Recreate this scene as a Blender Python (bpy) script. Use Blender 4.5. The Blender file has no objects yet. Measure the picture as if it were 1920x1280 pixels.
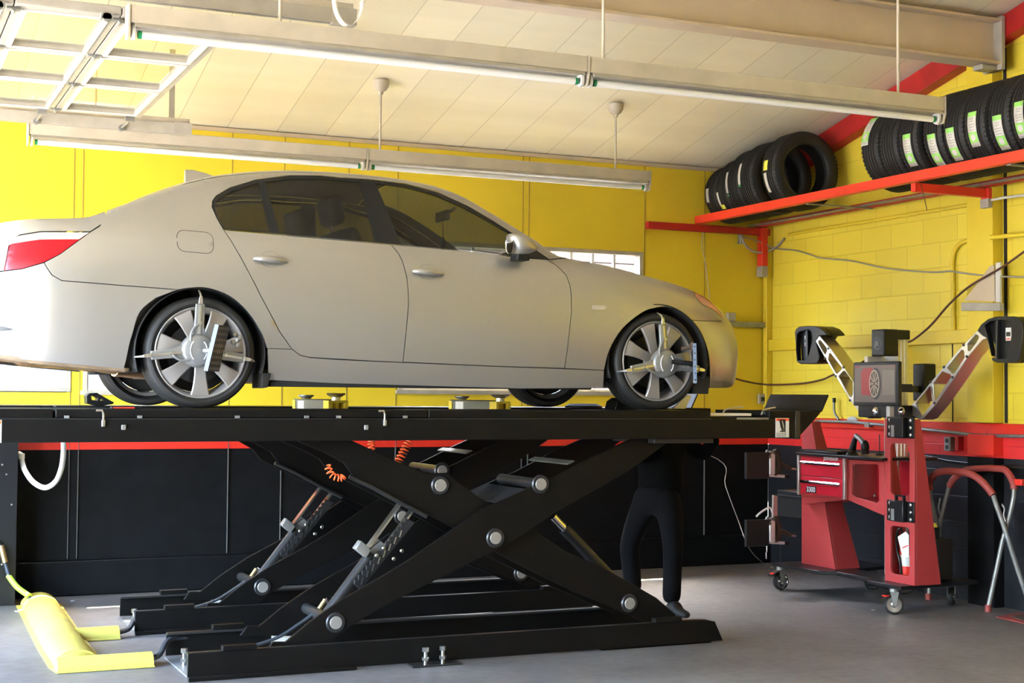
import bpy, math, random
from math import pi, sin, cos, radians, sqrt, atan2
from mathutils import Vector as V, Matrix, geometry
import numpy as np
random.seed(7)
S = bpy.context.scene
# ---------------------------------------------------------------- camera
FPX = 2740.0; EYE = 1.564
phi = radians(24.2); pit = math.atan(98/FPX); rho = .0081
Fw = V((sin(phi)*cos(pit), cos(phi)*cos(pit), sin(pit)))
_r = V((cos(phi), -sin(phi), 0)); _u = _r.cross(Fw)
Rt = _r*cos(rho)+_u*sin(rho); Up = _u*cos(rho)-_r*sin(rho)
CAM = V((0, 0, EYE))
cd = bpy.data.cameras.new('camera'); cam = bpy.data.objects.new('camera', cd); S.collection.objects.link(cam)
m3 = Matrix((Rt, Up, -Fw)).transposed()
cam.matrix_world = Matrix.Translation(CAM) @ m3.to_4x4()
cd.sensor_width = 36; cd.lens = FPX/1920*36; cd.clip_start = .05; cd.clip_end = 500
S.camera = cam
# ---------------------------------------------------------------- world, sun, exposure
w = bpy.data.worlds.new('sky'); S.world = w; w.use_nodes = True
nt = w.node_tree; nt.nodes.clear()
sk = nt.nodes.new('ShaderNodeTexSky'); sk.sky_type = 'NISHITA'; sk.sun_disc = False
sk.sun_elevation = radians(67); sk.sun_rotation = radians(6); sk.air_density = 1; sk.dust_density = 3; sk.ozone_density = 1
bg = nt.nodes.new('ShaderNodeBackground'); bg.inputs[1].default_value = 1.8
wo = nt.nodes.new('ShaderNodeOutputWorld')
nt.links.new(sk.outputs[0], bg.inputs[0]); nt.links.new(bg.outputs[0], wo.inputs[0])
sl = bpy.data.lights.new('sun', 'SUN'); sl.energy = 9.0; sl.angle = radians(.53); sl.color = (1, .95, .87)
sun = bpy.data.objects.new('sun', sl); S.collection.objects.link(sun)
sun.rotation_euler = (radians(-22.6), 0, radians(-6))     # high sun behind the back wall
S.view_settings.view_transform = 'Standard'; S.view_settings.look = 'None'
S.view_settings.gamma = 1; S.view_settings.use_curve_mapping = False
S.view_settings.exposure = 2.9

# ---------------------------------------------------------------- measuring: a sight line meets a real plane
def ray(x, y): return Fw + Rt*((x-960)/FPX) - Up*((y-640)/FPX)
def on(ax, val, x, y):
    d = ray(x, y); return CAM + d*((val-CAM[ax])/d[ax])
def wx(v, x, y): return on(0, v, x, y)
def wy(v, x, y): return on(1, v, x, y)
def wz(v, x, y): return on(2, v, x, y)

# ---------------------------------------------------------------- materials
MATS = {}
def mat(name, col, rough=.5, metal=0, noise=0, nscale=6, bump=0, bscale=80, coat=0, emit=0, spec=.5, col2=None):
    if name in MATS: return MATS[name]
    m = bpy.data.materials.new(name); m.use_nodes = True; n = m.node_tree.nodes; L = m.node_tree.links
    b = n['Principled BSDF']; c = (*col, 1)
    b.inputs['Base Color'].default_value = c; b.inputs['Roughness'].default_value = rough
    b.inputs['Metallic'].default_value = metal; b.inputs['Coat Weight'].default_value = coat
    b.inputs['Coat Roughness'].default_value = .05; b.inputs['Specular IOR Level'].default_value = spec
    if emit: b.inputs['Emission Color'].default_value = c; b.inputs['Emission Strength'].default_value = emit
    tc = n.new('ShaderNodeTexCoord')
    if noise or col2:
        t = n.new('ShaderNodeTexNoise'); t.inputs['Scale'].default_value = nscale; t.inputs['Detail'].default_value = 5
        L.new(tc.outputs['Object'], t.inputs['Vector'])
        r = n.new('ShaderNodeValToRGB'); e = r.color_ramp.elements
        e[0].position = .3; e[1].position = .7
        c2 = col2 or tuple(x*(1-noise) for x in col)
        e[0].color = (*c2, 1); e[1].color = tuple(min(1, x*(1+noise*.5)) for x in col)+(1,)
        L.new(t.outputs[0], r.inputs[0]); L.new(r.outputs[0], b.inputs['Base Color'])
    if bump:
        t = n.new('ShaderNodeTexNoise'); t.inputs['Scale'].default_value = bscale; t.inputs['Detail'].default_value = 3
        L.new(tc.outputs['Object'], t.inputs['Vector'])
        bp = n.new('ShaderNodeBump'); bp.inputs['Strength'].default_value = bump; bp.inputs['Distance'].default_value = .004
        L.new(t.outputs[0], bp.inputs['Height']); L.new(bp.outputs[0], b.inputs['Normal'])
    MATS[name] = m; return m
def glassmat(name, tint, rough=0.02, ior=1.5):
    m = bpy.data.materials.new(name); m.use_nodes = True; n = m.node_tree.nodes; L = m.node_tree.links; n.clear()
    t = n.new('ShaderNodeBsdfTransparent'); t.inputs[0].default_value = (*tint, 1)
    g = n.new('ShaderNodeBsdfGlossy'); g.inputs['Roughness'].default_value = rough
    f = n.new('ShaderNodeFresnel'); f.inputs[0].default_value = ior
    mx = n.new('ShaderNodeMixShader'); o = n.new('ShaderNodeOutputMaterial')
    ge = n.new('ShaderNodeNewGeometry'); iv = n.new('ShaderNodeMath'); iv.operation = 'SUBTRACT'; iv.inputs[0].default_value = 1; L.new(ge.outputs['Backfacing'], iv.inputs[1])
    f2 = n.new('ShaderNodeMath'); f2.operation = 'MULTIPLY'; L.new(f.outputs[0], f2.inputs[0]); L.new(iv.outputs[0], f2.inputs[1])
    L.new(f2.outputs[0], mx.inputs[0]); L.new(t.outputs[0], mx.inputs[1]); L.new(g.outputs[0], mx.inputs[2]); L.new(mx.outputs[0], o.inputs[0])
    MATS[name] = m; return m

# ---------------------------------------------------------------- mesh builder
class MB:
    def __init__(s): s.v = []; s.f = []; s.n = None
    def add(s, vs, fs):
        o = len(s.v); s.v += [tuple(q) for q in vs]; s.f += [tuple(i+o for i in f) for f in fs]; return s
    def box(s, a, b, R=None, c=None):
        x0, y0, z0 = a; x1, y1, z1 = b
        vs = [V((x, y, z)) for z in (z0, z1) for y in (y0, y1) for x in (x0, x1)]
        if R is not None:
            c = V(c) if c is not None else (V(a)+V(b))/2
            vs = [R @ (q-c) + c for q in vs]
        return s.add(vs, [(0,2,3,1),(4,5,7,6),(0,1,5,4),(2,6,7,3),(0,4,6,2),(1,3,7,5)])
    def slab(s, pts, d):
        """planar polygon of 3D points extruded by vector d"""
        n = len(pts); d = V(d); a = [V(q) for q in pts]; b = [q+d for q in a]
        nn = V((0,0,0))
        for i in range(n): nn += a[i].cross(a[(i+1) % n])
        if nn.dot(d) > 0: a, b = b, a
        return s.add(a+b, [tuple(range(n)), tuple(range(2*n-1, n-1, -1))]+[(i, i+n, (i+1) % n+n, (i+1) % n) for i in range(n)])
    def frame(s, outer, holes, d):
        """planar plate with holes, extruded by d (points 3D)"""
        d = V(d); o = V(outer[0]); ex = (V(outer[1])-o).normalized()
        nz = V((0,0,0))
        for i in range(len(outer)): nz += (V(outer[i])-o).cross(V(outer[(i+1) % len(outer)])-o)
        nz.normalize(); ey = nz.cross(ex)
        loops = [outer]+holes; P = []; E = []; 
        for lp in loops:
            k = len(P)
            for q in lp: q = V(q)-o; P.append(V((q.dot(ex), q.dot(ey))))
            E += [(k+i, k+(i+1) % len(lp)) for i in range(len(lp))]
        v2, e2, f2, _, _, _ = geometry.delaunay_2d_cdt(P, E, [], 0, 1e-6)
        def inside(p, lp):
            c = False; n = len(lp)
            for i in range(n):
                x1, y1 = lp[i]; x2, y2 = lp[(i+1) % n]
                if (y1 > p[1]) != (y2 > p[1]) and p[0] < (x2-x1)*(p[1]-y1)/(y2-y1)+x1: c = not c
            return c
        L2 = [[((V(q)-o).dot(ex), (V(q)-o).dot(ey)) for q in lp] for lp in loops]
        vs = [o+ex*q[0]+ey*q[1] for q in v2]; n = len(vs)
        fs = []
        for f in f2:
            c = sum((v2[i] for i in f), V((0, 0)))/len(f)
            if inside(c, L2[0]) and not any(inside(c, h) for h in L2[1:]): fs.append(tuple(f))
        if nz.dot(d) > 0: top = [tuple(i+n for i in f) for f in fs]; bot = [tuple(reversed(f)) for f in fs]
        else: top = [tuple(reversed([i+n for i in f])) for f in fs]; bot = [tuple(f) for f in fs]
        cnt = {}
        for f in bot:
            for i in range(len(f)): cnt[(f[i], f[(i+1) % len(f)])] = 1
        side = [(b, a, a+n, b+n) for (a, b) in cnt if (b, a) not in cnt]
        return s.add(vs+[q+d for q in vs], top+bot+side)
    def cyl(s, a, b, r, n=20, r2=None, cap=True):
        a = V(a); b = V(b); d = (b-a).normalized(); u = d.orthogonal().normalized(); w_ = d.cross(u); r2 = r if r2 is None else r2
        vs = [a+(u*cos(t)+w_*sin(t))*r for t in [2*pi*i/n for i in range(n)]]+[b+(u*cos(t)+w_*sin(t))*r2 for t in [2*pi*i/n for i in range(n)]]
        fs = [(i, (i+1) % n, (i+1) % n+n, i+n) for i in range(n)]
        if cap: fs += [tuple(range(n-1, -1, -1)), tuple(range(n, 2*n))]
        return s.add(vs, fs)
    def tube(s, pts, r, n=10, cap=True):
        P = [V(q) for q in pts]; m = len(P); T = [(P[min(i+1, m-1)]-P[max(i-1, 0)]).normalized() for i in range(m)]
        u = T[0].orthogonal().normalized(); rings = []
        for i in range(m):
            u = (u-T[i]*u.dot(T[i])).normalized(); w_ = T[i].cross(u)
            rr = r[i] if isinstance(r, (list, tuple)) else r
            rings.append([P[i]+(u*cos(2*pi*k/n)+w_*sin(2*pi*k/n))*rr for k in range(n)])
        vs = [q for g in rings for q in g]
        fs = [(i*n+k, i*n+(k+1) % n, (i+1)*n+(k+1) % n, (i+1)*n+k) for i in range(m-1) for k in range(n)]
        if cap: fs += [tuple(range(n-1, -1, -1)), tuple(range((m-1)*n, m*n))]
        return s.add(vs, fs)
    def lathe(s, prof, c, ax, n=48, close=False):
        """prof: (radius, distance along axis)"""
        c = V(c); d = V(ax).normalized(); u = d.orthogonal().normalized(); w_ = d.cross(u); m = len(prof)
        vs = [c+d*h+(u*cos(2*pi*k/n)+w_*sin(2*pi*k/n))*r for (r, h) in prof for k in range(n)]
        rng = m if close else m-1
        fs = [(i*n+k, i*n+(k+1) % n, ((i+1) % m)*n+(k+1) % n, ((i+1) % m)*n+k) for i in range(rng) for k in range(n)]
        return s.add(vs, fs)
    def ball(s, c, r, n=16, m=10):
        if not isinstance(r, (tuple, list)): r = (r, r, r)
        vs = []; 
        for i in range(m+1):
            a = pi*i/m
            for k in range(n): b = 2*pi*k/n; vs.append((c[0]+r[0]*sin(a)*cos(b), c[1]+r[1]*sin(a)*sin(b), c[2]+r[2]*cos(a)))
        return s.add(vs, [(i*n+k, (i+1)*n+k, (i+1)*n+(k+1) % n, i*n+(k+1) % n) for i in range(m) for k in range(n)])
    def build(s, name, m, parent=None, bevel=0, smooth=40, seg=2, solid=0, col=None):
        off = OFF.get(parent.name, V((0,0,0))) if parent else V((0,0,0))
        me = bpy.data.meshes.new(name); me.from_pydata([V(q)-off for q in s.v], [], s.f)
        me.validate(); 
        o = bpy.data.objects.new(name, me); S.collection.objects.link(o)
        me.materials.append(MATS[m] if isinstance(m, str) else m)
        import bmesh as bm_
        b = bm_.new(); b.from_mesh(me); bm_.ops.remove_doubles(b, verts=b.verts, dist=1e-6); 
        if s.n is None: bm_.ops.recalc_face_normals(b, faces=b.faces)
        b.to_mesh(me); b.free()
        me.shade_smooth(); me.set_sharp_from_angle(angle=radians(smooth))
        if bevel:
            md = o.modifiers.new('bevel', 'BEVEL'); md.width = bevel; md.segments = seg; md.limit_method = 'ANGLE'; md.angle_limit = radians(45)
        if solid: md = o.modifiers.new('thick', 'SOLIDIFY'); md.thickness = solid
        if parent: o.parent = parent; OFF[o.name] = off
        return o
OFF = {}
def thing(name, label, cat, loc=(0,0,0), group=None):
    o = bpy.data.objects.new(name, None); S.collection.objects.link(o); o.empty_display_size = .1
    o.location = loc; o['label'] = label; o['category'] = cat; OFF[o.name] = V(loc)
    if group: o['group'] = group
    return o
def tag(o, label, cat, group=None, kind=None):
    o['label'] = label; o['category'] = cat
    if group: o['group'] = group
    if kind: o['kind'] = kind
    return o
def struct(mb, name, m, label, cat, **k):
    return tag(mb.build(name, m, **k), label, cat, kind='structure')
def copy_tree(o, parent=None):
    c = o.copy(); S.collection.objects.link(c)
    if parent: c.parent = parent
    OFF[c.name] = OFF.get(o.name, V((0,0,0)))
    for ch in list(o.children): copy_tree(ch, c)
    return c
def text(name, body, size, m, parent, loc, R, ext=.001, align='LEFT', font_scale=(1,1)):
    cu = bpy.data.curves.new(name, 'FONT'); cu.body = body; cu.size = size; cu.extrude = ext; cu.align_x = align
    o = bpy.data.objects.new('tmp', cu); S.collection.objects.link(o)
    dg = bpy.context.evaluated_depsgraph_get(); me = bpy.data.meshes.new_from_object(o.evaluated_get(dg))
    bpy.data.objects.remove(o); bpy.data.curves.remove(cu)
    off = OFF.get(parent.name, V((0,0,0)))
    M4 = Matrix.Translation(V(loc)-off) @ R.to_4x4() @ Matrix.Diagonal((font_scale[0], font_scale[1], 1, 1))
    me.transform(M4); me.materials.clear(); me.materials.append(MATS[m]); me.name = name
    t = bpy.data.objects.new(name, me); S.collection.objects.link(t); t.parent = parent; OFF[t.name] = off
    return t
def spline(pts, n=8):
    P = [V(q) for q in pts]; out = []
    for i in range(len(P)-1):
        a = P[max(i-1, 0)]; b = P[i]; c = P[i+1]; d = P[min(i+2, len(P)-1)]
        for k in range(n):
            t = k/n; out.append(.5*((2*b)+(c-a)*t+(2*a-5*b+4*c-d)*t*t+(3*b-a-3*c+d)*t**3))
    return out+[P[-1]]
def rrect(cx, cy, w_, h, r, n=5):
    out = []
    for (sx, sy, a0) in ((1,1,0),(-1,1,90),(-1,-1,180),(1,-1,270)):
        for k in range(n+1):
            a = radians(a0+90*k/n); out.append((cx+sx*(w_/2-r)+r*cos(a), cy+sy*(h/2-r)+r*sin(a)))
    return out
# ---------------------------------------------------------------- palette
mat('yellow_paint', (.76,.57,.03), .42, noise=.10, nscale=1.3, bump=.15, bscale=30)
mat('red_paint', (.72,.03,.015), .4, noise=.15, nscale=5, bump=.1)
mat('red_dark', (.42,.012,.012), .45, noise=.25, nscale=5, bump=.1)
mat('black_wall', (.0055,.0055,.006), .6, spec=.12, noise=.35, nscale=7, bump=.2, bscale=25)
mat('cream', (.48,.425,.33), .45, noise=.12, nscale=6, bump=.05)
mat('cream_dark', (.55,.44,.31), .5, noise=.10, nscale=3)
mat('jack_grey', (.12,.12,.10), .45, .4, noise=.2)
mat('frame_white', (.38,.35,.29), .4, noise=.15, nscale=8)
mat('tube_white', (.84,.83,.79), .3)
mat('green', (.01,.25,.09), .5)
mat('lift_black', (.0042,.0037,.0032), .42, noise=.3, nscale=9, bump=.12, bscale=60, spec=.2)
mat('lift_edge', (.018,.018,.018), .32)
mat('black_plastic', (.007,.007,.008), .35, spec=.35)
mat('black_matte', (.008,.008,.009), .7)
mat('rubber', (.010,.0095,.009), .62, bump=.15, bscale=140)
mat('rubber_blue', (.02,.024,.03), .55)
mat('steel', (.62,.61,.58), .28, 1)
mat('chrome', (.85,.85,.85), .08, 1)
mat('pin_steel', (.34,.32,.29), .4, .5)
mat('clamp_alu', (.26,.26,.255), .38, .55)
mat('galv', (.30,.30,.285), .45, .6, noise=.25, nscale=12)
mat('alu', (.62,.60,.56), .32, .85)
mat('alu_white', (.78,.78,.80), .32, .3)
mat('white', (.8,.8,.78), .45)
mat('label_white', (.60,.58,.53), .5)
mat('orange', (.85,.11,.02), .4)
mat('sticker_yellow', (.85,.85,.10), .5)
mat('sticker_green', (.32,.72,.14), .5)
mat('hose_yellow', (.62,.54,.08), .5, nscale=5, bump=.3, bscale=40, col2=(.42,.36,.09))
mat('hose_green', (.35,.75,.05), .4)
mat('jack_yellow', (.75,.55,.04), .45, noise=.2)
mat('machine_red', (.38,.040,.042), .34, noise=.08, nscale=60, bump=.2, bscale=300)
mat('drawer_red', (.50,.012,.03), .3)
mat('text_black', (.01,.01,.01), .5)
mat('cloth_black', (.0025,.0025,.0035), .9, spec=.15, noise=.3, nscale=12, bump=.5, bscale=60)
mat('cloth_shirt', (.0022,.0025,.0025), .95, spec=.1, noise=.2, nscale=9, bump=.5, bscale=50)
mat('skin', (.35,.2,.13), .55)
mat('hair', (.012,.009,.007), .8)
mat('brown_cable', (.10,.035,.02), .5)
mat('wire_grey', (.35,.33,.29), .45, .3)
mat('padded_red', (.33,.05,.04), .6, noise=.2, bump=.2)
mat('brown_rag', (.07,.045,.03), .9)
# ================================================================ SETTING
mat('pale_in', (.62,.60,.54), .6); YB = 11.6; XR = 7.87; XL = -2.1; YRID = 5.0; YF = -1.8
def ceil_z(y): return 3.68+.235*(YB-y)
def node_floor():
    m = bpy.data.materials.new('concrete'); m.use_nodes = True; n = m.node_tree.nodes; L = m.node_tree.links; b = n['Principled BSDF']
    tc = n.new('ShaderNodeTexCoord'); t = n.new('ShaderNodeTexNoise'); t.inputs['Scale'].default_value = .9; t.inputs['Detail'].default_value = 9; t.inputs['Roughness'].default_value = .65
    t2 = n.new('ShaderNodeTexNoise'); t2.inputs['Scale'].default_value = 14; t2.inputs['Detail'].default_value = 6
    L.new(tc.outputs['Object'], t.inputs['Vector']); L.new(tc.outputs['Object'], t2.inputs['Vector'])
    r = n.new('ShaderNodeValToRGB'); e = r.color_ramp.elements; e[0].position = .32; e[1].position = .68
    e[0].color = (.105,.095,.09,1); e[1].color = (.20,.187,.18,1)
    mx = n.new('ShaderNodeMix'); mx.data_type = 'RGBA'; mx.blend_type = 'MULTIPLY'; mx.inputs[0].default_value = .5
    r2 = n.new('ShaderNodeValToRGB'); e = r2.color_ramp.elements; e[0].position = .35; e[1].position = .6; e[0].color = (.6,.58,.56,1); e[1].color = (1,1,1,1)
    L.new(t.outputs[0], r.inputs[0]); L.new(t2.outputs[0], r2.inputs[0]); L.new(r.outputs[0], mx.inputs[6]); L.new(r2.outputs[0], mx.inputs[7]); L.new(mx.outputs[2], b.inputs['Base Color'])
    b.inputs['Roughness'].default_value = .48
    bp = n.new('ShaderNodeBump'); bp.inputs['Strength'].default_value = .25; bp.inputs['Distance'].default_value = .005; L.new(t2.outputs[0], bp.inputs['Height']); L.new(bp.outputs[0], b.inputs['Normal'])
    MATS['concrete'] = m
node_floor()
def node_ceiling():
    m = bpy.data.materials.new('ceiling_panels'); m.use_nodes = True; n = m.node_tree.nodes; L = m.node_tree.links; b = n['Principled BSDF']
    tc = n.new('ShaderNodeTexCoord'); sp = n.new('ShaderNodeSeparateXYZ'); L.new(tc.outputs['Object'], sp.inputs[0])
    a = n.new('ShaderNodeMath'); a.operation = 'SUBTRACT'; a.inputs[1].default_value = 3.90-.406*20; L.new(sp.outputs[0], a.inputs[0])
    d = n.new('ShaderNodeMath'); d.operation = 'DIVIDE'; d.inputs[1].default_value = .406; L.new(a.outputs[0], d.inputs[0])
    f = n.new('ShaderNodeMath'); f.operation = 'FRACT'; L.new(d.outputs[0], f.inputs[0])
    c = n.new('ShaderNodeMath'); c.operation = 'LESS_THAN'; c.inputs[1].default_value = .016; L.new(f.outputs[0], c.inputs[0])
    mp = n.new('ShaderNodeMapping'); mp.inputs['Scale'].default_value = (.5, 2.2, 1); L.new(tc.outputs['Object'], mp.inputs[0])
    t = n.new('ShaderNodeTexNoise'); t.inputs['Scale'].default_value = 1.2; t.inputs['Detail'].default_value = 6; L.new(mp.outputs[0], t.inputs['Vector'])
    r = n.new('ShaderNodeValToRGB'); e = r.color_ramp.elements; e[0].position = .3; e[1].position = .7
    e[0].color = (.76,.69,.51,1); e[1].color = (.87,.81,.63,1); L.new(t.outputs[0], r.inputs[0])
    fl = n.new('ShaderNodeMath'); fl.operation = 'FLOOR'; L.new(d.outputs[0], fl.inputs[0])
    wn = n.new('ShaderNodeTexWhiteNoise'); wn.noise_dimensions = '1D'; L.new(fl.outputs[0], wn.inputs['W'])
    mr = n.new('ShaderNodeMapRange'); mr.inputs[3].default_value = .95; mr.inputs[4].default_value = 1.04; L.new(wn.outputs[0], mr.inputs[0])
    cm = n.new('ShaderNodeMix'); cm.data_type = 'RGBA'; cm.blend_type = 'MULTIPLY'; cm.inputs[0].default_value = 1; L.new(r.outputs[0], cm.inputs[6]); L.new(mr.outputs[0], cm.inputs[7])
    mx = n.new('ShaderNodeMix'); mx.data_type = 'RGBA'; mx.inputs[7].default_value = (.52,.46,.34,1); L.new(c.outputs[0], mx.inputs[0]); L.new(cm.outputs[2], mx.inputs[6]); L.new(mx.outputs[2], b.inputs['Base Color'])
    b.inputs['Roughness'].default_value = .42
    MATS['ceiling_panels'] = m
node_ceiling()
def node_block(name, col, axis=1):
    m = bpy.data.materials.new(name); m.use_nodes = True; n = m.node_tree.nodes; L = m.node_tree.links; b = n['Principled BSDF']
    tc = n.new('ShaderNodeTexCoord'); sp = n.new('ShaderNodeSeparateXYZ'); cb = n.new('ShaderNodeCombineXYZ'); L.new(tc.outputs['Object'], sp.inputs[0])
    L.new(sp.outputs[axis], cb.inputs[0]); L.new(sp.outputs[2], cb.inputs[1])
    k = n.new('ShaderNodeTexBrick'); k.inputs['Scale'].default_value = 1; k.inputs['Brick Width'].default_value = .4; k.inputs['Row Height'].default_value = .2; k.inputs['Mortar Size'].default_value = .006; k.inputs['Mortar Smooth'].default_value = .5
    k.inputs['Color1'].default_value = (*col, 1); k.inputs['Color2'].default_value = tuple(x*.95 for x in col)+(1,); k.inputs['Mortar'].default_value = tuple(x*.86 for x in col)+(1,)
    L.new(cb.outputs[0], k.inputs['Vector']); L.new(k.outputs[0], b.inputs['Base Color']); b.inputs['Roughness'].default_value = .42
    t2 = n.new('ShaderNodeTexNoise'); t2.inputs['Scale'].default_value = 25; L.new(tc.outputs['Object'], t2.inputs['Vector'])
    bp = n.new('ShaderNodeBump'); bp.inputs['Strength'].default_value = .3; bp.inputs['Distance'].default_value = .006; bp.invert = True
    ad = n.new('ShaderNodeMath'); ad.operation = 'MULTIPLY_ADD'; ad.inputs[1].default_value = .25; L.new(t2.outputs[0], ad.inputs[0]); L.new(k.outputs['Fac'], ad.inputs[2])
    L.new(ad.outputs[0], bp.inputs['Height']); L.new(bp.outputs[0], b.inputs['Normal'])
    MATS[name] = m
node_block('block_yellow', (.78,.62,.05)); node_block('block_red', (.75,.03,.03)); node_block('block_black', (.013,.014,.018))

struct(MB().box((XL-.3, YF-.3, -.3), (XR+.3, YB+.3, 0)), 'floor', 'concrete', 'grey worn concrete floor of the workshop', 'floor')

struct(MB().slab([(XL-.3, YRID, ceil_z(YRID)), (XR+.3, YRID, ceil_z(YRID)), (XR+.3, YB+.69, ceil_z(YB+.69)), (XL-.3, YB+.69, ceil_z(YB+.69))], (0,0,.12))
       .slab([(XL-.3, YRID-.001, ceil_z(YRID)), (XR+.3, YRID-.001, ceil_z(YRID)), (XR+.3, YF-.3, 3.6), (XL-.3, YF-.3, 3.6)], (0,0,.12)), 'ceiling', 'ceiling_panels', 'cream sloping ceiling of long painted boards', 'ceiling')
# back wall with window openings: a plate with holes
W1 = (4.165, 1.575, 6.51, 2.86); W2 = (-1.2, 1.55, 1.51, 2.3); W3 = (1.60, 1.55, 2.42, 2.3)
def plate_back(z0, z1, y0, th, holes, x0=XL-.15, x1=XR):
    H = [[(a, y0, max(b, z0+.001)), (c, y0, max(b, z0+.001)), (c, y0, d), (a, y0, d)] for (a, b, c, d) in holes]
    return MB().frame([(x0, y0, z0), (x1, y0, z0), (x1, y0, z1), (x0, y0, z1)], H, (0, th, 0))
ZR0, ZR1 = 1.11, 1.335
struct(plate_back(ZR1, 3.70, YB, .16, [W1, W2, W3]), 'wall_back', 'yellow_paint', 'yellow painted panelled back wall above the red stripe', 'wall', smooth=30)
struct(MB().box((XL-.15, YB-.012, ZR0), (XR, YB+.16, ZR1-.001)), 'trim_1', 'red_paint', 'red painted stripe along the back wall', 'wall stripe')
struct(MB().box((XL-.15, YB, .27), (XR, YB+.16, ZR0-.001)), 'wall_back_lower', 'black_wall', 'black painted lower part of the back wall', 'wall')
struct(MB().box((XL-.15, YB-.05, 0.001), (XR, YB+.16, .268)), 'baseboard_back', 'black_wall', 'black painted rough kerb at the foot of the back wall', 'kerb', bevel=.012)
seams = [(140,300,1),(157,300,1),(435.7,300,0),(534,300,0),(655,270,0),(747,275,0),(981,320,1),(992.5,320,1),(1209,330,1),(1321,500,0)]
sm = MB(); sm2 = MB()
for i, (px, py, k) in enumerate(seams):
    X = wy(YB, px, py)[0]
    skip = (W1[0] < X < W1[2])
    if skip: sm.box((X-.003, YB-.004, 2.92), (X+.003, YB+.002, 3.66)); sm.box((X-.003, YB-.004, ZR1), (X+.003, YB+.002, 1.51))
    else: sm.box((X-.003, YB-.004, ZR1), (X+.003, YB+.002, 3.66))
    if X < 7.2: sm2.box((X-.0025, YB-.0155, .28), (X+.0025, YB+.002, ZR1-.003))
mat('seam', (.30,.21,.05), .7); mat('seam_pale', (.10,.098,.09), .7)
struct(sm2, 'trim_15', 'seam_pale', 'thin pale joints in the black part of the back wall', 'panel joints')
struct(sm, 'trim_2', 'seam', 'thin dark joints between the back wall panels', 'panel joints')
# thin strip of dirty trim where ceiling meets wall
struct(MB().box((XL, YB-.03, 3.645), (XR, YB-.001, 3.675)), 'trim_3', 'cream_dark', 'stained narrow strip where ceiling meets back wall', 'trim')
# right wall
def prism_x(x0, x1, y0, y1, z0, z1f):
    return MB().slab([(x0, y0, z0), (x0, y1, z0), (x0, y1, z1f(y1)), (x0, y0, z1f(y0))], (x1-x0, 0, 0))
struct(MB().slab([(XR, YF, ZR1), (XR, YB+.16, ZR1), (XR, YB+.16, ceil_z(YB+.16)), (XR, YRID, ceil_z(YRID)), (XR, YF, 3.68)], (.2, 0, 0)), 'wall_right', 'block_yellow', 'yellow painted block wall on the right', 'wall')
struct(MB().box((XR-.004, YF, ZR0), (XR+.2, YB-.013, ZR1-.001)), 'trim_4', 'block_red', 'red painted stripe along the right block wall', 'wall stripe')
struct(MB().box((XR, YF, 0), (XR+.2, YB-.001, ZR0-.001)), 'wall_right_lower', 'block_black', 'black painted lower part of the right block wall', 'wall')
struct(MB().box((XR-.035, YF+.1, ZR1-.045), (XR-.005, YB-.02, ZR1+.035)), 'trim_5', 'red_paint', 'red wooden rail on top of the red stripe', 'rail', bevel=.003)
a = wx(XR-.04, 1430, 640)
struct(MB().box((XR-.045, 8.78, 1.985), (XR-.001, YB-.005, 2.09)), 'trim_6', 'yellow_paint', 'yellow painted wooden board across the right wall', 'board', bevel=.004)
# pilaster / steel column on the right wall
struct(MB().box((XR-.10, 8.50, ZR1+.04), (XR-.001, 8.78, ceil_z(8.7)-.02)), 'trim_7', 'yellow_paint', 'yellow painted steel column under the beam end', 'column', bevel=.004)
struct(MB().box((XR-.098, 8.50, ZR0+.02), (XR-.005, 8.78, ZR1-.05)), 'trim_8', 'red_paint', 'red painted foot of the steel column', 'column')
struct(MB().box((XR-.098, 8.50, 0), (XR-.001, 8.78, ZR0)), 'trim_14', 'black_wall', 'black painted lower end of the steel column', 'column')
struct(MB().box((XR-.006, 8.455, ZR1+.04), (XR-.001, 8.485, 4.2)).box((XR-.004, wx(XR, 1787, 600)[1], ZR1+.04), (XR-.001, wx(XR, 1787, 600)[1]+.010, 2.25)), 'trim_9', 'black_matte', 'dark vertical cracks in the right block wall', 'wall joints')
# corner post
struct(MB().box((XR-.07, YB-.07, ZR1), (XR-.001, YB-.014, 3.2)), 'trim_10', 'yellow_paint', 'yellow corner post between back and right wall', 'post', bevel=.006)
# red rafter along the right wall under the ceiling
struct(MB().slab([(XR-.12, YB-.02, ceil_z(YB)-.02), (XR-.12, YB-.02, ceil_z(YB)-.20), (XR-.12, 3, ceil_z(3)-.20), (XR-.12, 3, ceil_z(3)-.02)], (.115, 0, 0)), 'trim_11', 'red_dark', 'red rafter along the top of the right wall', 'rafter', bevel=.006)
# cream roof beam (I section)
bm = MB(); by = 8.43
for (y0, y1, z0, z1) in ((by-.09, by+.09, 4.04, 4.06), (by-.012, by+.012, 4.06, 4.36), (by-.09, by+.09, 4.36, 4.38)):
    bm.box((XL, y0, z0), (XR-.13, y1, z1))
struct(bm, 'trim_12', 'cream_dark', 'large cream steel roof beam with flanges', 'beam', bevel=.002)
struct(MB().box((XR-.16, by-.10, 4.0), (XR-.13, by+.10, 4.4)).box((XR-.3, by-.05, 4.0), (XR-.11, by+.05, 4.035)), 'trim_13', 'frame_white', 'grey end plate of the roof beam', 'bracket')
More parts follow.
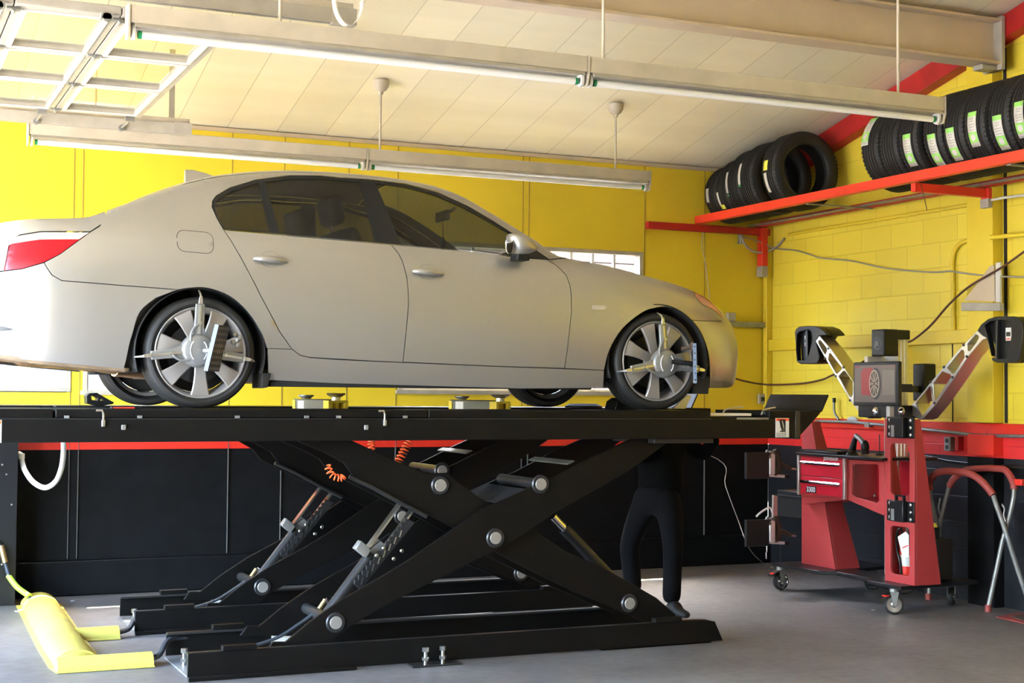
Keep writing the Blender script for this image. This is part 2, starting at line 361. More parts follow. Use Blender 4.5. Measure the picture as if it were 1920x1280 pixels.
# left wall with the open garage doorway
struct(MB().frame([(XL, YF, 0), (XL, YB, 0), (XL, YB, ceil_z(YB)), (XL, YRID, ceil_z(YRID)), (XL, YF, 3.68)], [[(XL, a_, 0.001), (XL, b_, 0.001), (XL, b_, 3.35), (XL, a_, 3.35)] for a_, b_ in ((7.1, 10.3), (3.6, 6.5))], (-.15, 0, 0)), 'wall_left', 'yellow_paint', 'yellow left wall with open garage doorways', 'wall')
struct(MB().frame([(XL, YF, 0), (XR, YF, 0), (XR, YF, 3.7), (XL, YF, 3.7)], [], (0, -.15, 0)), 'wall_front', 'pale_in', 'pale front wall behind the viewer with an open doorway', 'wall')
# windows
mat('win_frame', (.42,.38,.30), .5, noise=.2)
glassmat('clear_glass', (.96,.97,.96))
def window(nm, W, mull, label, sill=True):
    x0, z0, x1, z1 = W; f = MB()
    t = .035
    f.box((x0, YB-.01, z0), (x0+t, YB+.1, z1)).box((x1-t, YB-.01, z0), (x1, YB+.1, z1)).box((x0+t, YB-.01, z1-t), (x1-t, YB+.1, z1)).box((x0+t, YB-.01, z0), (x1-t, YB+.1, z0+t))
    r = tag(f.build(nm, 'win_frame', bevel=.003), label, 'window', kind='structure')
    g = MB()
    for q in mull: g.box((q-.011, YB+.03, z0+t), (q+.011, YB+.06, z1-t))
    g.box((x0+t, YB+.03, (z0+z1)/2-.012), (x1-t, YB+.06, (z0+z1)/2+.012))
    g.build('mullion', 'white', r)
    MB().box((x0+t, YB+.042, z0+t), (x1-t, YB+.048, z1-t)).build('pane', 'clear_glass', r)
    if sill: MB().box((x0-.02, YB-.03, z0-.02), (x1+.02, YB-.001, z0+.012)).build('sill', 'frame_white', r)
    return r
window('window_1', W1, [wy(YB, q, 500)[0] for q in (1074,1114.5,1155)]+[4.5,4.85,5.2], 'wide window behind the front half of the car')
window('window_2', W2, [wy(YB, q, 720)[0] for q in (10, 64)], 'window at the left end of the back wall', sill=False)
window('window_3', W3, [1.9, 2.2], 'small window seen behind the rear wheels')
# ================================================================ OUTSIDE
mat('ground_out', (.30,.28,.25), .8, noise=.15, nscale=2)
struct(MB().box((-60, -60, -.32), (60, 90, -.302)), 'ground', 'ground_out', 'pale sunlit paved ground outside', 'ground')
mat('timber', (.055,.024,.009), .7, noise=.35, nscale=9); mat('pale_wall', (.16,.17,.19), .8)
b_ = thing('neighbour_house', 'house of orange timber beyond the window behind the car', 'building', (8, 17, -.3))
o = MB(); 
for k in range(26): o.box((3, 17.0, .1+k*.2), (15, 17.2, .285+k*.2))
o.build('timber_wall', 'timber', b_)
MB().slab([(2.5, 16.4, 5.2), (2.5, 18.5, 6.2), (15.5, 18.5, 6.2), (15.5, 16.4, 5.2)], (0,0,.1)).build('roof', 'pale_wall', b_)
b_ = thing('white_building', 'white building wall outside the left window', 'building', (-2, 17, -.3))
MB().box((-6, 17, -.3), (2.9, 17.3, 4)).build('wall', 'pale_wall', b_)
MB().box((-6.3, 16.6, 4), (2.95, 17.3, 4.2)).build('roof', 'frame_white', b_)
# outdoor tyre rack behind the left windows
rk = thing('outdoor_tyre_rack', 'white outdoor rack carrying tyres beyond the left windows', 'rack', (1.2, 13.0, -.3))
o = MB()
for x in (-.4, .45, 1.3, 2.15, 3.0, 3.85, 4.7, 5.6):
    o.box((x-.03, 12.72, -.3), (x+.03, 12.78, 2.4)).box((x-.03, 13.3, -.3), (x+.03, 13.36, 2.4))
o.build('post', 'white', rk)
MB().box((-.45, 12.72, 1.30), (5.65, 12.78, 1.36)).box((-.45, 13.3, 1.30), (5.65, 13.36, 1.36)).box((-.45, 12.72, 2.35), (5.65, 12.78, 2.4)).build('rail', 'white', rk)
MB().slab([(-2.5, 12.75, 3.0), (8.5, 12.75, 3.0), (8.5, 15.6, 3.25), (-2.5, 15.6, 3.25)], (0, 0, .03)).build('canopy', 'galv', rk)  # roof added to shade the yard and cut bounce light through the back windows
MB().box((6.2, 12.72, -.3), (6.26, 12.78, 2.98)).build('post', 'white', rk); MB().box((8.2, 12.72, -.3), (8.26, 12.78, 2.98)).build('post', 'white', rk)
# ================================================================ CAR
DECK = 1.468; YC = 8.885
def tab(t, x):
    if x <= t[0][0]: return t[0][1]
    for (a, p), (b, q) in zip(t, t[1:]):
        if x <= b:
            return p+(q-p)*(x-a)/(b-a)
    return t[-1][1]
def hermite(t):
    """monotone smooth table -> function"""
    X = [a for a, _ in t]; Y = [b for _, b in t]; n = len(X)
    d = [(Y[i+1]-Y[i])/(X[i+1]-X[i]) for i in range(n-1)]
    m = [d[0]]+[0 if d[i-1]*d[i] <= 0 else 2*d[i-1]*d[i]/(d[i-1]+d[i]) for i in range(1, n-1)]+[d[-1]]
    def f(x):
        if x <= X[0]: return Y[0]
        if x >= X[-1]: return Y[-1]
        lo = 0
        while X[lo+1] < x: lo += 1
        h = X[lo+1]-X[lo]; t_ = (x-X[lo])/h
        return (2*t_**3-3*t_**2+1)*Y[lo]+(t_**3-2*t_**2+t_)*h*m[lo]+(-2*t_**3+3*t_**2)*Y[lo+1]+(t_**3-t_**2)*h*m[lo+1]
    return f
fW = hermite([(.59,.02),(.595,.3),(.615,.52),(.65,.66),(.70,.75),(.80,.825),(.95,.872),(1.2,.902),(1.7,.918),(2.5,.923),(3.8,.923),(4.4,.918),(4.75,.90),(5.0,.865),(5.18,.80),(5.30,.71),(5.38,.59),(5.42,.47),(5.45,.30),(5.465,.02)])
fb = hermite([(.59,.30),(.66,.272),(1.3,.212),(2.09,.158),(2.53,.145),(3.65,.124),(4.2,.128),(4.95,.140),(5.2,.143),(5.33,.18),(5.38,.27),(5.45,.33),(5.465,.36)])
# shoulder crest (silhouette on hood and trunk), roof edge half width and height, centre height
fsh = hermite([(.59,.80),(.64,.86),(.72,.905),(.9,.945),(1.2,.96),(1.85,.965),(2.53,.945),(3.37,.915),(3.84,.885),(4.24,.858),(4.55,.805),(4.8,.755),(5.02,.695),(5.15,.645),(5.26,.585),(5.35,.51),(5.42,.43),(5.465,.38)])
fRz = hermite([(.59,.88),(.62,.94),(.68,.985),(.82,1.008),(1.12,1.032),(1.2,1.062),(1.49,1.195),(1.72,1.283),(1.869,1.325),(2.113,1.366),(2.351,1.388),(2.6,1.395),(2.867,1.388),(3.138,1.366),(3.332,1.32),(3.559,1.213),(3.746,1.108),(3.849,1.047),(3.965,.966),(4.10,.927),(4.244,.905),(4.548,.848),(4.798,.800),(5.02,.741),(5.149,.690),(5.26,.630),(5.35,.55),(5.42,.46),(5.465,.40)])
fRw = hermite([(.59,.01),(.62,.45),(.68,.62),(.82,.70),(1.12,.73),(1.3,.68),(1.72,.60),(2.1,.575),(2.9,.575),(3.33,.60),(3.7,.64),(3.965,.70),(4.1,.77),(4.24,.80),(4.55,.80),(4.8,.78),(5.02,.72),(5.18,.64),(5.30,.53),(5.38,.41),(5.45,.18),(5.465,.01)])
fTz = hermite([(.59,.885),(.62,.955),(.68,1.005),(.82,1.035),(1.12,1.062),(1.3,1.12),(1.5,1.23),(1.72,1.325),(1.87,1.372),(2.1,1.42),(2.35,1.445),(2.6,1.452),(2.867,1.45),(3.1,1.432),(3.33,1.385),(3.559,1.29),(3.75,1.185),(3.965,1.06),(4.10,.99),(4.244,.955),(4.548,.895),(4.798,.845),(5.02,.785),(5.149,.73),(5.26,.665),(5.35,.58),(5.42,.48),(5.465,.41)])
def ctrl(x):
    W = fW(x); zb = fb(x); zs = fsh(x); Rz = fRz(x); Rw = min(fRw(x), W*.93); Tz = fTz(x)
    h = zs-zb; gh = max(0, min(1, (Rz-zs-.06)/.25))
    s1 = .058*min(1, W/.8); 
    P = [(W*.945, zb), (W*.966, zb+.10*h), (W*.988, zb+.30*h), (W, zb+.52*h), (W*.989, zb+.74*h), (W-s1*.60, zs-.085*min(1,h/.6)), (W-s1*1.0, zs-.01)]
    # between shoulder and roof edge
    a = P[-1]
    P.append((a[0]+(Rw-a[0])*(.40-.02*gh), a[1]+(Rz-a[1])*(.62-.16*gh)))
    P.append((a[0]+(Rw-a[0])*(.72+.0*gh), a[1]+(Rz-a[1])*(.90-.08*gh)))
    P += [(Rw, Rz), (Rw*.62, Rz+(Tz-Rz)*.60), (0, Tz)]
    return P
NS = 12; KR = 9                      # samples per span, index of the roof-edge control
def section(x):
    P = ctrl(x); out = []
    n = len(P)
    for i in range(n-1):
        a = P[max(i-1, 0)]; b = P[i]; c = P[i+1]; d = P[min(i+2, n-1)]
        if i == n-2: d = (-P[n-2][0], P[n-2][1])
        for k in range(NS):
            t = k/NS
            out.append(tuple(.5*((2*b[j])+(c[j]-a[j])*t+(2*a[j]-5*b[j]+4*c[j]-d[j])*t*t+(3*b[j]-a[j]-3*c[j]+d[j])*t**3) for j in (0, 1)))
    out.append(P[-1]); return out
_sec = {}
def sec(x):
    k = round(x*500)
    if k not in _sec: _sec[k] = section(k/500)
    return _sec[k]
def halfw(x, z):
    def one(kx):
        s = _sec.get(kx) or _sec.setdefault(kx, section(kx/500)); lim = KR*NS
        if z <= s[0][1]: return s[0][0]
        for i in range(lim):
            if s[i+1][1] >= z:
                a = s[i]; b = s[i+1]; return a[0]+(b[0]-a[0])*(z-a[1])/max(1e-6, b[1]-a[1])
        return s[lim][0]
    f = x*500; k = math.floor(f); t = f-k
    return one(k)*(1-t)+one(k+1)*t
def cpt(px, py, add=0):
    """photo pixel -> (x, z) on the near side of the body"""
    wv = .9
    for _ in range(8):
        p = wy(YC-wv-add, px, py); x = min(max(p[0], .60), 5.455); wv = halfw(x, p[2]-DECK)
    return (p[0], p[2]-DECK)
A4 = lambda *L: [cpt(x/2.6672, 300+y/2.6672) for x, y in L]
A5 = lambda *L: [cpt(640+x/2.5263, 300+y/2.5263) for x, y in L]
def P3(x, z, side, off=0): return (x, YC-side*(halfw(x, z)+off), DECK+z)
def resample(lp, step=.03):
    out = []
    n = len(lp)
    for i in range(n):
        a = lp[i]; b = lp[(i+1) % n]; d = math.dist(a, b); k = max(1, int(d/step))
        for j in range(k): out.append((a[0]+(b[0]-a[0])*j/k, a[1]+(b[1]-a[1])*j/k))
    return out
def smooth_arc(L, n=4): return [(q.x, q.y) for q in spline([(a, b, 0) for a, b in L], n)]
def area(lp): return sum(lp[i][0]*lp[(i+1) % len(lp)][1]-lp[(i+1) % len(lp)][0]*lp[i][1] for i in range(len(lp)))/2
def inset(lp, d):
    if area(lp) < 0: lp = lp[::-1]
    n = len(lp); out = []
    for i in range(n):
        a = V(lp[i-1]); b = V(lp[i]); c = V(lp[(i+1) % n])
        e1 = (b-a); e2 = (c-b)
        if e1.length < 1e-6 or e2.length < 1e-6: out.append(tuple(b)); continue
        n1 = V((-e1.y, e1.x)).normalized(); n2 = V((-e2.y, e2.x)).normalized(); m = n1+n2
        m = n1 if m.length < .3 else m.normalized(); k = min(1/max(.4, m.dot(n1)), 1.8)
        out.append((b.x+m.x*d*k, b.y+m.y*d*k))
    return out
def inside(p, lp):
    c = False; n = len(lp)
    for i in range(n):
        x1, y1 = lp[i]; x2, y2 = lp[(i+1) % n]
        if (y1 > p[1]) != (y2 > p[1]) and p[0] < (x2-x1)*(p[1]-y1)/(y2-y1)+x1: c = not c
    return c
GX = [.592,.596,.602,.61,.62,.63,.645,.66,.68,.70,.73,.76,.80]+[.84+.035*i for i in range(125)]+[5.22,5.245,5.27,5.29,5.31,5.33,5.35,5.365,5.38,5.39,5.40,5.41,5.42,5.43,5.44,5.45,5.458]
GX = sorted(set(x for x in GX if x < 5.21 or x in (5.22,5.245,5.27,5.29,5.31,5.33,5.35,5.365,5.38,5.39,5.40,5.41,5.42,5.43,5.44,5.45,5.458)))
def patch(name, lp, m, parent, side=1, off=0, gap=.0022, fold=.014, holes=(), solid=False):
    lp = inset(resample(lp), gap); hs = [resample(inset(h, -gap)) for h in holes]
    Pn = []; E = []
    for l in [lp]+hs:
        k = len(Pn); Pn += [V(q) for q in l]; E += [(k+i, k+(i+1) % len(l)) for i in range(len(l))]
    nb = len(Pn)
    x0 = min(q[0] for q in lp); x1 = max(q[0] for q in lp); z0 = min(q[1] for q in lp); z1 = max(q[1] for q in lp)
    z = z0+.012
    bnd = Pn[:]
    while z < z1:
        for x in GX:
            if x0 < x < x1 and inside((x, z), lp) and not any(inside((x, z), h) for h in hs):
                if min((q.x-x)**2+(q.y-z)**2 for q in bnd) > .010**2: Pn.append(V((x, z)))
        z += .024
    v2, e2, f2, ov, _, _ = geometry.delaunay_2d_cdt(Pn, E, [], 0, 1e-6)
    fs = []
    for f in f2:
        c = sum((v2[i] for i in f), V((0, 0)))/len(f)
        if inside(c, lp) and not any(inside(c, h) for h in hs): fs.append(tuple(f))
    used = sorted(set(i for f in fs for i in f)); mp = {j: i for i, j in enumerate(used)}
    fs = [tuple(mp[i] for i in f) for f in fs]; pts = [v2[i] for i in used]
    mb = MB(); vs = [P3(q.x, q.y, side, off) for q in pts]
    cnt = {}
    for f in fs:
        for i in range(3): cnt[(f[i], f[(i+1) % 3])] = 1
    be = [(a, b) for (a, b) in cnt if (b, a) not in cnt]
    bv = sorted(set(i for e in be for i in e)); mp2 = {j: len(vs)+i for i, j in enumerate(bv)}
    vs += [P3(pts[i].x, pts[i].y, side, off-fold) for i in bv]
    fs += [(b, a, mp2[a], mp2[b]) for a, b in be]
    if side < 0: fs = [tuple(reversed(f)) for f in fs]
    fs = [tuple(reversed(f)) for f in fs] if False else fs
    mb.add(vs, fs); mb.n = 1
    # orient: front faces (in x,z order counterclockwise) look towards -y for the near side
    return mb.build(name, m, parent, smooth=50)
def loftstrip(name, m, parent, x0, x1, i0, i1, side=0, off=0, gap=.002):
    """top surface between section indices i0..i1, from side to side"""
    xs = [x0+gap]+[x for x in GX if x0+gap < x < x1-gap]+[x1-gap]; mb = MB(); n = 0; vs = []
    for x in xs:
        s = sec(x)[i0:i1+1]; row = [(x, YC-q[0], DECK+q[1]+off) for q in s]
        if side == 0: row += [(x, YC+q[0], DECK+q[1]+off) for q in reversed(s[:-1])]
        elif side < 0: row = [(x, YC+q[0], DECK+q[1]+off) for q in s]
        n = len(row); vs += row
    fs = [(i*n+k, (i+1)*n+k, (i+1)*n+k+1, i*n+k+1) for i in range(len(xs)-1) for k in range(n-1)]
    mb.add(vs, fs); mb.n = 1
    return mb.build(name, m, parent, smooth=60)
def carpaint():
    m = mat('silver_paint', (.38,.362,.328), .35, .72, coat=.35); b = m.node_tree.nodes['Principled BSDF']; b.inputs['Coat Roughness'].default_value = .18
    return m
carpaint()
mat('car_trim', (.010,.010,.010), .5, spec=.3); mat('under_black', (.008,.008,.008), .8); mat('rim_paint', (.26,.24,.225), .42, .35)
mat('lamp_red', (.55,.006,.010), .35, spec=.2); mat('lamp_clear', (.40,.365,.31), .3, coat=.3); mat('lamp_orange', (.62,.33,.2), .2, coat=1)
mat('rust_shield', (.46,.35,.24), .55, .2, noise=.25, nscale=10); mat('seat_cloth', (.02,.021,.022), .8); mat('exhaust', (.5,.3,.15), .35, .6, noise=.3)
glassmat('tinted_glass', (.20,.20,.185), rough=.01); glassmat('front_tint', (.24,.25,.22), rough=.01); glassmat('screen_glass', (.6,.65,.6), rough=.01)
car = thing('silver_sedan', 'silver four-door sedan with tinted windows parked on top of the black lift', 'car', (3.1, YC, DECK))
# ---- traced outlines on the side
ARR = A4((632,1000),(645,935),(660,880),(700,760),(780,690),(890,648),(960,638),(1040,640),(1150,680),(1240,760),(1310,870),(1335,950),(1340,1100))
ARF = A5((1240,1080),(1245,995),(1270,900),(1330,800),(1420,725),(1480,702),(1540,696),(1600,715),(1660,758),(1700,810),(1735,900),(1745,980),(1742,1080))
BELT_R = A4((1118,348),(1400,374),(1700,400)); BELT_F = A5((235,402),(640,435),(820,460),(980,481))
D1 = A4((1118,349),(1200,480),(1310,690),(1400,860),(1460,945),(1500,975),(1550,987))
D1b = A5((0,945),(150,952),(292,958))
D2 = A5((235,401),(270,440),(290,480),(310,550),(317,620),(318,690),(312,760),(305,830),(292,957))
D2b = A5((292,958),(700,975),(1057,988))
D3 = A5((975,472),(1020,500),(1065,545),(1082,590),(1090,650),(1090,720),(1082,790),(1070,900),(1057,987))
D3b = A5((1057,988),(1240,995))
SILL = A5((1240,1080),(850,1083))+A4((1707,1118),(1340,1101))
def zR(x): return sec(x)[KR*NS][1]-.001
topline = lambda a, b, n: [(a+(b-a)*i/n, zR(a+(b-a)*i/n)) for i in range(n+1)]
FB = A5((1660,758),(1720,762),(1800,763))           # front bumper gap
HL = [cpt(*q) for q in ((1356,599),(1348,590),(1337,580),(1318,571),(1308,560))]
RBG = A4((890,648),(600,626),(310,603),(260,575),(232,535),(220,512))   # rear bumper gap up to the tail lamp
TLb = A4((220,512),(300,470),(395,400),(450,360)); TG = A4((450,360),(500,330),(545,297))
xTG = TG[-1][0]
tops = [(x, z) for x, z in topline(xTG, 4.02, 70)]
quarter = RBG[::-1]+TLb[1:]+TG[1:-1]+tops+A5((1010,472))+[D3[0]]+BELT_F[::-1][1:]+BELT_R[::-1]+D1[1:-2]+A4((1460,946),(1335,940))+ARR[5:11][::-1]
# quarter runs: lamp side gap -> roof rail -> A pillar -> belt -> rear door edge -> arch
quarter = [RBG[-1]]+TLb[1:]+TG[1:-1]+tops+[D3[0]]+list(reversed(BELT_F))[1:]+list(reversed(BELT_R))+D1[1:5]+A4((1335,942))+smooth_arc([ARR[i] for i in range(11, 4, -1)])[3:]+RBG[1:-1]
DLO = A4((1118,347),(1085,290),(1060,235),(1062,205),(1080,180),(1150,138),(1280,98),(1450,77),(1600,78))+A5((0,84),(120,90),(300,111),(450,150),(600,218),(720,288),(815,350),(985,470))
DLO = DLO+[(D3[0][0]-.03, BELT_F[-1][1]+.006)]+[(x, z+.006) for x, z in list(reversed(BELT_F))[1:]+list(reversed(BELT_R))[:-1]]
QG = A4((1122,338),(1095,290),(1078,240),(1080,210),(1160,158),(1292,116),(1345,354))
RG = A4((1328,112),(1450,96),(1600,96),(1707,103))+A5((88,106),(158,384))+A4((1400,362))
FG = A5((165,112),(300,130),(440,166),(580,226),(700,292),(790,345),(822,450),(640,425),(285,402))
rear_door = D1+D1b+list(reversed(D2))[1:]+list(reversed(BELT_R))[:-1]
rear_door = D1+D1b[1:]+list(reversed(D2[:-1]))+[BELT_R[2], BELT_R[1]]
front_door = D2+D2b[1:-1]+list(reversed(D3))+list(reversed(BELT_F))[1:-1]
fender = [D3[i] for i in range(len(D3))]+D3b[1:]+smooth_arc(ARF[1:9])+FB[1:2]+[FB[2]]+[HL[0]]+HL[1:]+list(reversed(topline(4.03, HL[-1][0]-.01, 30)))
sill = D3b[::-1]+[D2b[1], D2b[0]]+list(reversed(D1b[:-1]))+[D1[6], D1[5], D1[4]]+A4((1337,940))+A4((1340,1100))+SILL[:2][::-1]+[]
sill = [ARF[1], D3b[0], D2b[1], D2b[0], D1b[1], D1b[0], D1[6], D1[5], D1[4]]+A4((1337,941),(1342,1101),(1707,1118))+A5((850,1083),(1240,1080))
fbump = smooth_arc([ARF[8], ARF[9], ARF[10], ARF[11], ARF[12]])
fbump += [(x, fb(x)+.001) for x in (5.0,5.1,5.2,5.26,5.3,5.33,5.36,5.39,5.42,5.45,5.457)]
fbump += [(5.457, zR(5.457))]+list(reversed(topline(HL[0][0]+.004, 5.45, 10)))+[FB[2], FB[1]]
hlamp = HL+[(HL[-1][0]-.01, zR(HL[-1][0]-.01))]+topline(HL[-1][0]+.01, HL[0][0], 6)
rbump = [(.593, fb(.593)), (.593, .71)]+A4((20,556),(110,545),(220,513))+list(reversed(RBG[:-1]))+smooth_arc([ARR[4], ARR[3], ARR[2], ARR[1], ARR[0]])+A4((620,1045))+[(x, fb(x)+.002) for x in (1.2,1.05,.9,.75,.66,.62)]
tail = A4((20,553),(45,430),(95,378),(200,360),(450,361),(395,400),(300,470),(220,511),(110,544))
tailw = A4((34,432),(45,415),(90,378),(200,360),(450,361),(395,398),(200,399),(60,420))
trunk = A4((450,358),(200,357),(95,375),(45,424))+A4((20,553))+[(.593,.715), (.593, zR(.593))]+topline(.6, xTG-.012, 22)+A4((538,300),(497,328))
for sd in (1, -1):
    patch('quarter_panel', quarter, 'silver_paint', car, sd, holes=[DLO])
    dr = patch('rear_door', rear_door, 'silver_paint', car, sd)
    df = patch('front_door', front_door, 'silver_paint', car, sd)
    patch('fender', fender, 'silver_paint', car, sd)
    patch('sill', sill, 'silver_paint', car, sd)
    fbm = patch('front_bumper', fbump, 'silver_paint', car, sd)
    rb = patch('rear_bumper', rbump, 'silver_paint', car, sd)
    tl = patch('tail_lamp', tail, 'lamp_red', car, sd, off=.001); tl['label'] = 'red tail lamp with a clear upper band'
    patch('clear_band', tailw, 'lamp_clear', tl, sd, off=.004)
    patch('trunk_side', trunk, 'silver_paint', car, sd)
    patch('headlamp', hlamp, 'lamp_orange', car, sd, off=.001)
    t = patch('window_trim', DLO, 'car_trim', car, sd, off=-.004, holes=[QG, RG, FG]); t['label'] = 'black window surround'
    patch('quarter_window', QG, 'tinted_glass', car, sd, off=-.010, gap=-.004, fold=.001)
    patch('rear_side_window', RG, 'tinted_glass', car, sd, off=-.010, gap=-.004, fold=.001)
    patch('front_side_window', FG, 'front_tint', car, sd, off=-.010, gap=-.004, fold=.001)
    # bright/dark window division strips
    # handles
    for (c, par, A) in (((1352,500), dr, A4), ((409,533), df, A5)):
        x, z = A(c)[0]; s_ = 2.6672 if A is A4 else 2.5263
        L = .094
        mb = MB(); mb.tube([P3(x-L, z+.004, sd, .008), P3(x-L*.7, z+.003, sd, .028), P3(x, z, sd, .036), P3(x+L*.7, z-.003, sd, .028), P3(x+L, z-.004, sd, .008)], [.010,.017,.020,.017,.010], 10)
        mb.build('door_handle', 'silver_paint', par)
        circ = lambda r_: [(x+r_*1.05*cos(2*pi*k/28), z+.004+r_*.86*sin(2*pi*k/28)) for k in range(28)]
        patch('recess_gap', circ(.0535), 'under_black', par, sd, off=.0006, gap=0, fold=.003)
        patch('handle_recess', circ(.0525), 'silver_paint', par, sd, off=.0014, gap=0, fold=.003)
    # fuel door and repeater
    if sd == 1:
        c = A4((977,408))[0]; fd = [(c[0]+a, c[1]+b_-.04*a) for a, b_ in rrect(0, 0, .195, .118, .04)]
        ring = [(c[0]+a, c[1]+b_-.04*a) for a, b_ in rrect(0, 0, .201, .124, .043)]
        patch('fuel_door_gap', ring, 'under_black', car, sd, off=.0006, gap=0, fold=.003)
        patch('fuel_door', fd, 'silver_paint', car, sd, off=.002, gap=0, fold=.004)
    c = A5((1222,698))[0]
    patch('side_marker', [(c[0]+a*(1-.3*(a > 0)*abs(b_)/.013), c[1]+b_) for a, b_ in rrect(0, 0, .10, .026, .012)], 'lamp_clear', car, sd, off=.004, gap=0, fold=.006)
    # body crease mouldings at lower rear bumper
    patch('bumper_moulding', [(.60,.425),(.60,.405),(.66,.40),(.745,.408),(.76,.415),(.70,.432),(.64,.437)], 'car_trim', rb, sd, off=.003, gap=0, fold=.005)
# tops
loftstrip('trunk_lid', 'silver_paint', car, .592, 1.165, KR*NS, 11*NS)
rw_ = loftstrip('rear_window', 'screen_glass', car, 1.205, 1.79, KR*NS+8, 11*NS, off=-.004)
loftstrip('roof', 'silver_paint', car, 1.79, 3.10, KR*NS, 11*NS)
loftstrip('windshield', 'screen_glass', car, 3.10, 3.965, KR*NS+7, 11*NS, off=-.004)
for sd in (1, -1):
    loftstrip('rear_pillar', 'silver_paint', car, 1.165, 1.79, KR*NS, KR*NS+8, side=sd)
    loftstrip('front_pillar', 'silver_paint', car, 3.10, 3.98, KR*NS, KR*NS+7, side=sd)
loftstrip('hood', 'silver_paint', car, 3.98, 5.463, KR*NS, 11*NS)
# antenna fin
fin = MB(); q0 = wy(YC, 358, 322); q1 = wy(YC, 410, 326)
z0 = DECK+fTz(1.95); x0 = 1.80
prof = [(0,0,.034),(.0,.05,.010),(.05,.052,.012),(.12,.040,.014),(.20,.018,.014),(.27,-.01,.012)]
vs = []
for a_, h_, w_ in prof[1:]: vs += [(x0+a_, YC-w_*2.2, z0-.03), (x0+a_, YC-w_*.6, z0+h_), (x0+a_, YC+w_*.6, z0+h_), (x0+a_, YC+w_*2.2, z0-.03)]
fin.add(vs, [(i*4+k, i*4+k+1, (i+1)*4+k+1, (i+1)*4+k) for i in range(4) for k in range(3)]+[(0,1,2,3)])
fin.build('antenna_fin', 'silver_paint', car, bevel=.006)
# lower dark body core without wheel openings, bumpers' inner shell
HR = V(wy(7.98, 378, 660)); HF = V(wy(7.98, 1236, 678)); RW = .308
hx = (HR[0], HF[0]); hz = DECK+RW
core = []
for x in [.70+.05*i for i in range(95)]:
    core.append((x, 0))
for sd in (1, -1):
    lp = [(.72, .30), (1.28, .235)]+[(a+.01, b+.012) for a, b in smooth_arc(ARR[2:-1])]+[(2.12,.17), (3.3,.15), (4.17,.14)]+[(a, b+.012) for a, b in smooth_arc(ARF[1:-1])]+[(4.97,.16),(5.25,.18),(5.32,.45),(5.2,.62),(4.9,.70),(4.2,.82),(3.9,.86),(1.8,.93),(.95,.93),(.70,.85)]
    patch('inner_shell', lp, 'under_black', car, sd, off=-.026, gap=0, fold=.002)
    for X in hx:    # wheel housings
        mb = MB(); n = 40; r_ = .365
        cz = hz+.0
        ang = [radians(-18+216*i/n) for i in range(n+1)]
        y0 = YC-sd*(.895); y1 = YC-sd*.56
        vs = [(X+r_*cos(a)*.985, y0, cz+r_*sin(a)*.985) for a in ang]+[(X+r_*cos(a), y1, cz+r_*sin(a)) for a in ang]
        mb.add(vs, [(i, i+1, i+n+2, i+n+1) for i in range(n)]); 
        mb.build('wheel_housing', 'under_black', car, solid=.006)
        MB().frame([(X+r_*cos(a), y1, cz+r_*sin(a)) for a in ang], [], (0, sd*.01, 0)).build('housing_wall', 'under_black', car)
# floor pan, exhaust shield, bumper underside, suspension
MB().box((2.14, YC-.80, DECK+.155), (4.14, YC+.80, DECK+.21)).box((4.14, YC-.5, DECK+.17), (5.2, YC+.5, DECK+.24)).box((1.3, YC-.5, DECK+.27), (2.14, YC+.5, DECK+.31)).build('floor_pan', 'under_black', car, bevel=.01)
MB().tube(spline([(.72, YC-.45, DECK+.30), (.9, YC-.48, DECK+.285), (1.15, YC-.46, DECK+.27), (1.35, YC-.40, DECK+.245)], 6), [.05]*4+[.065]*10+[.06]*5, 14).tube(spline([(1.35,YC-.35,DECK+.22),(1.7,YC-.2,DECK+.2),(2.6,YC,DECK+.18)],6), .045, 10).build('exhaust', 'exhaust', car)
mb = MB(); 
for i in range(26): pass
vs = []; n = 26
for i in range(n+1):
    x = .66+.70*i/n; d = .004*(i % 2)
    for (yo, dz) in ((.78, .012), (.76, -.004-d), (.60, -.006-d), (.45, .02)): vs.append((x, YC-yo+.0*i, DECK+fb(x)+dz*(1 if i else .5)))
mb.add(vs, [(i*4+k, (i+1)*4+k, (i+1)*4+k+1, i*4+k+1) for i in range(n) for k in range(3)])
mb.build('heat_shield', 'rust_shield', car, solid=.004)
MB().box((.68, YC-.55, DECK+.30), (.70, YC+.55, DECK+.5)).build('bumper_core', 'under_black', car)
for X in hx: MB().cyl((X, YC-.62, hz), (X, YC+.62, hz), .035).box((X-.12, YC-.55, hz-.14), (X+.14, YC+.55, hz-.08)).build('axle', 'under_black', car)
# black mud edge behind the rear wheel and sill underside
MB().slab([(2.065, YC-.90, DECK+.20), (2.065, YC-.90, DECK+.115), (2.10, YC-.90, DECK+.12), (2.12, YC-.90, DECK+.20)], (0, .22, 0)).build('splash_guard', 'under_black', car, bevel=.005)
MB().slab([(4.85, YC-.87, DECK+.22), (4.87, YC-.87, DECK+.105), (4.99, YC-.86, DECK+.105), (5.0, YC-.86, DECK+.22)], (0, .25, 0)).build('splash_guard', 'under_black', car, bevel=.005)
MB().box((2.12, YC-.86, DECK+.125), (4.15, YC-.78, DECK+.16)).build('sill_underside', 'under_black', car, bevel=.008)
# number-plate edge and lettering on the rear face are out of sight apart from a sliver
MB().box((.575, YC-.26, DECK+.62), (.583, YC+.26, DECK+.73)).build('number_plate', 'white', car)
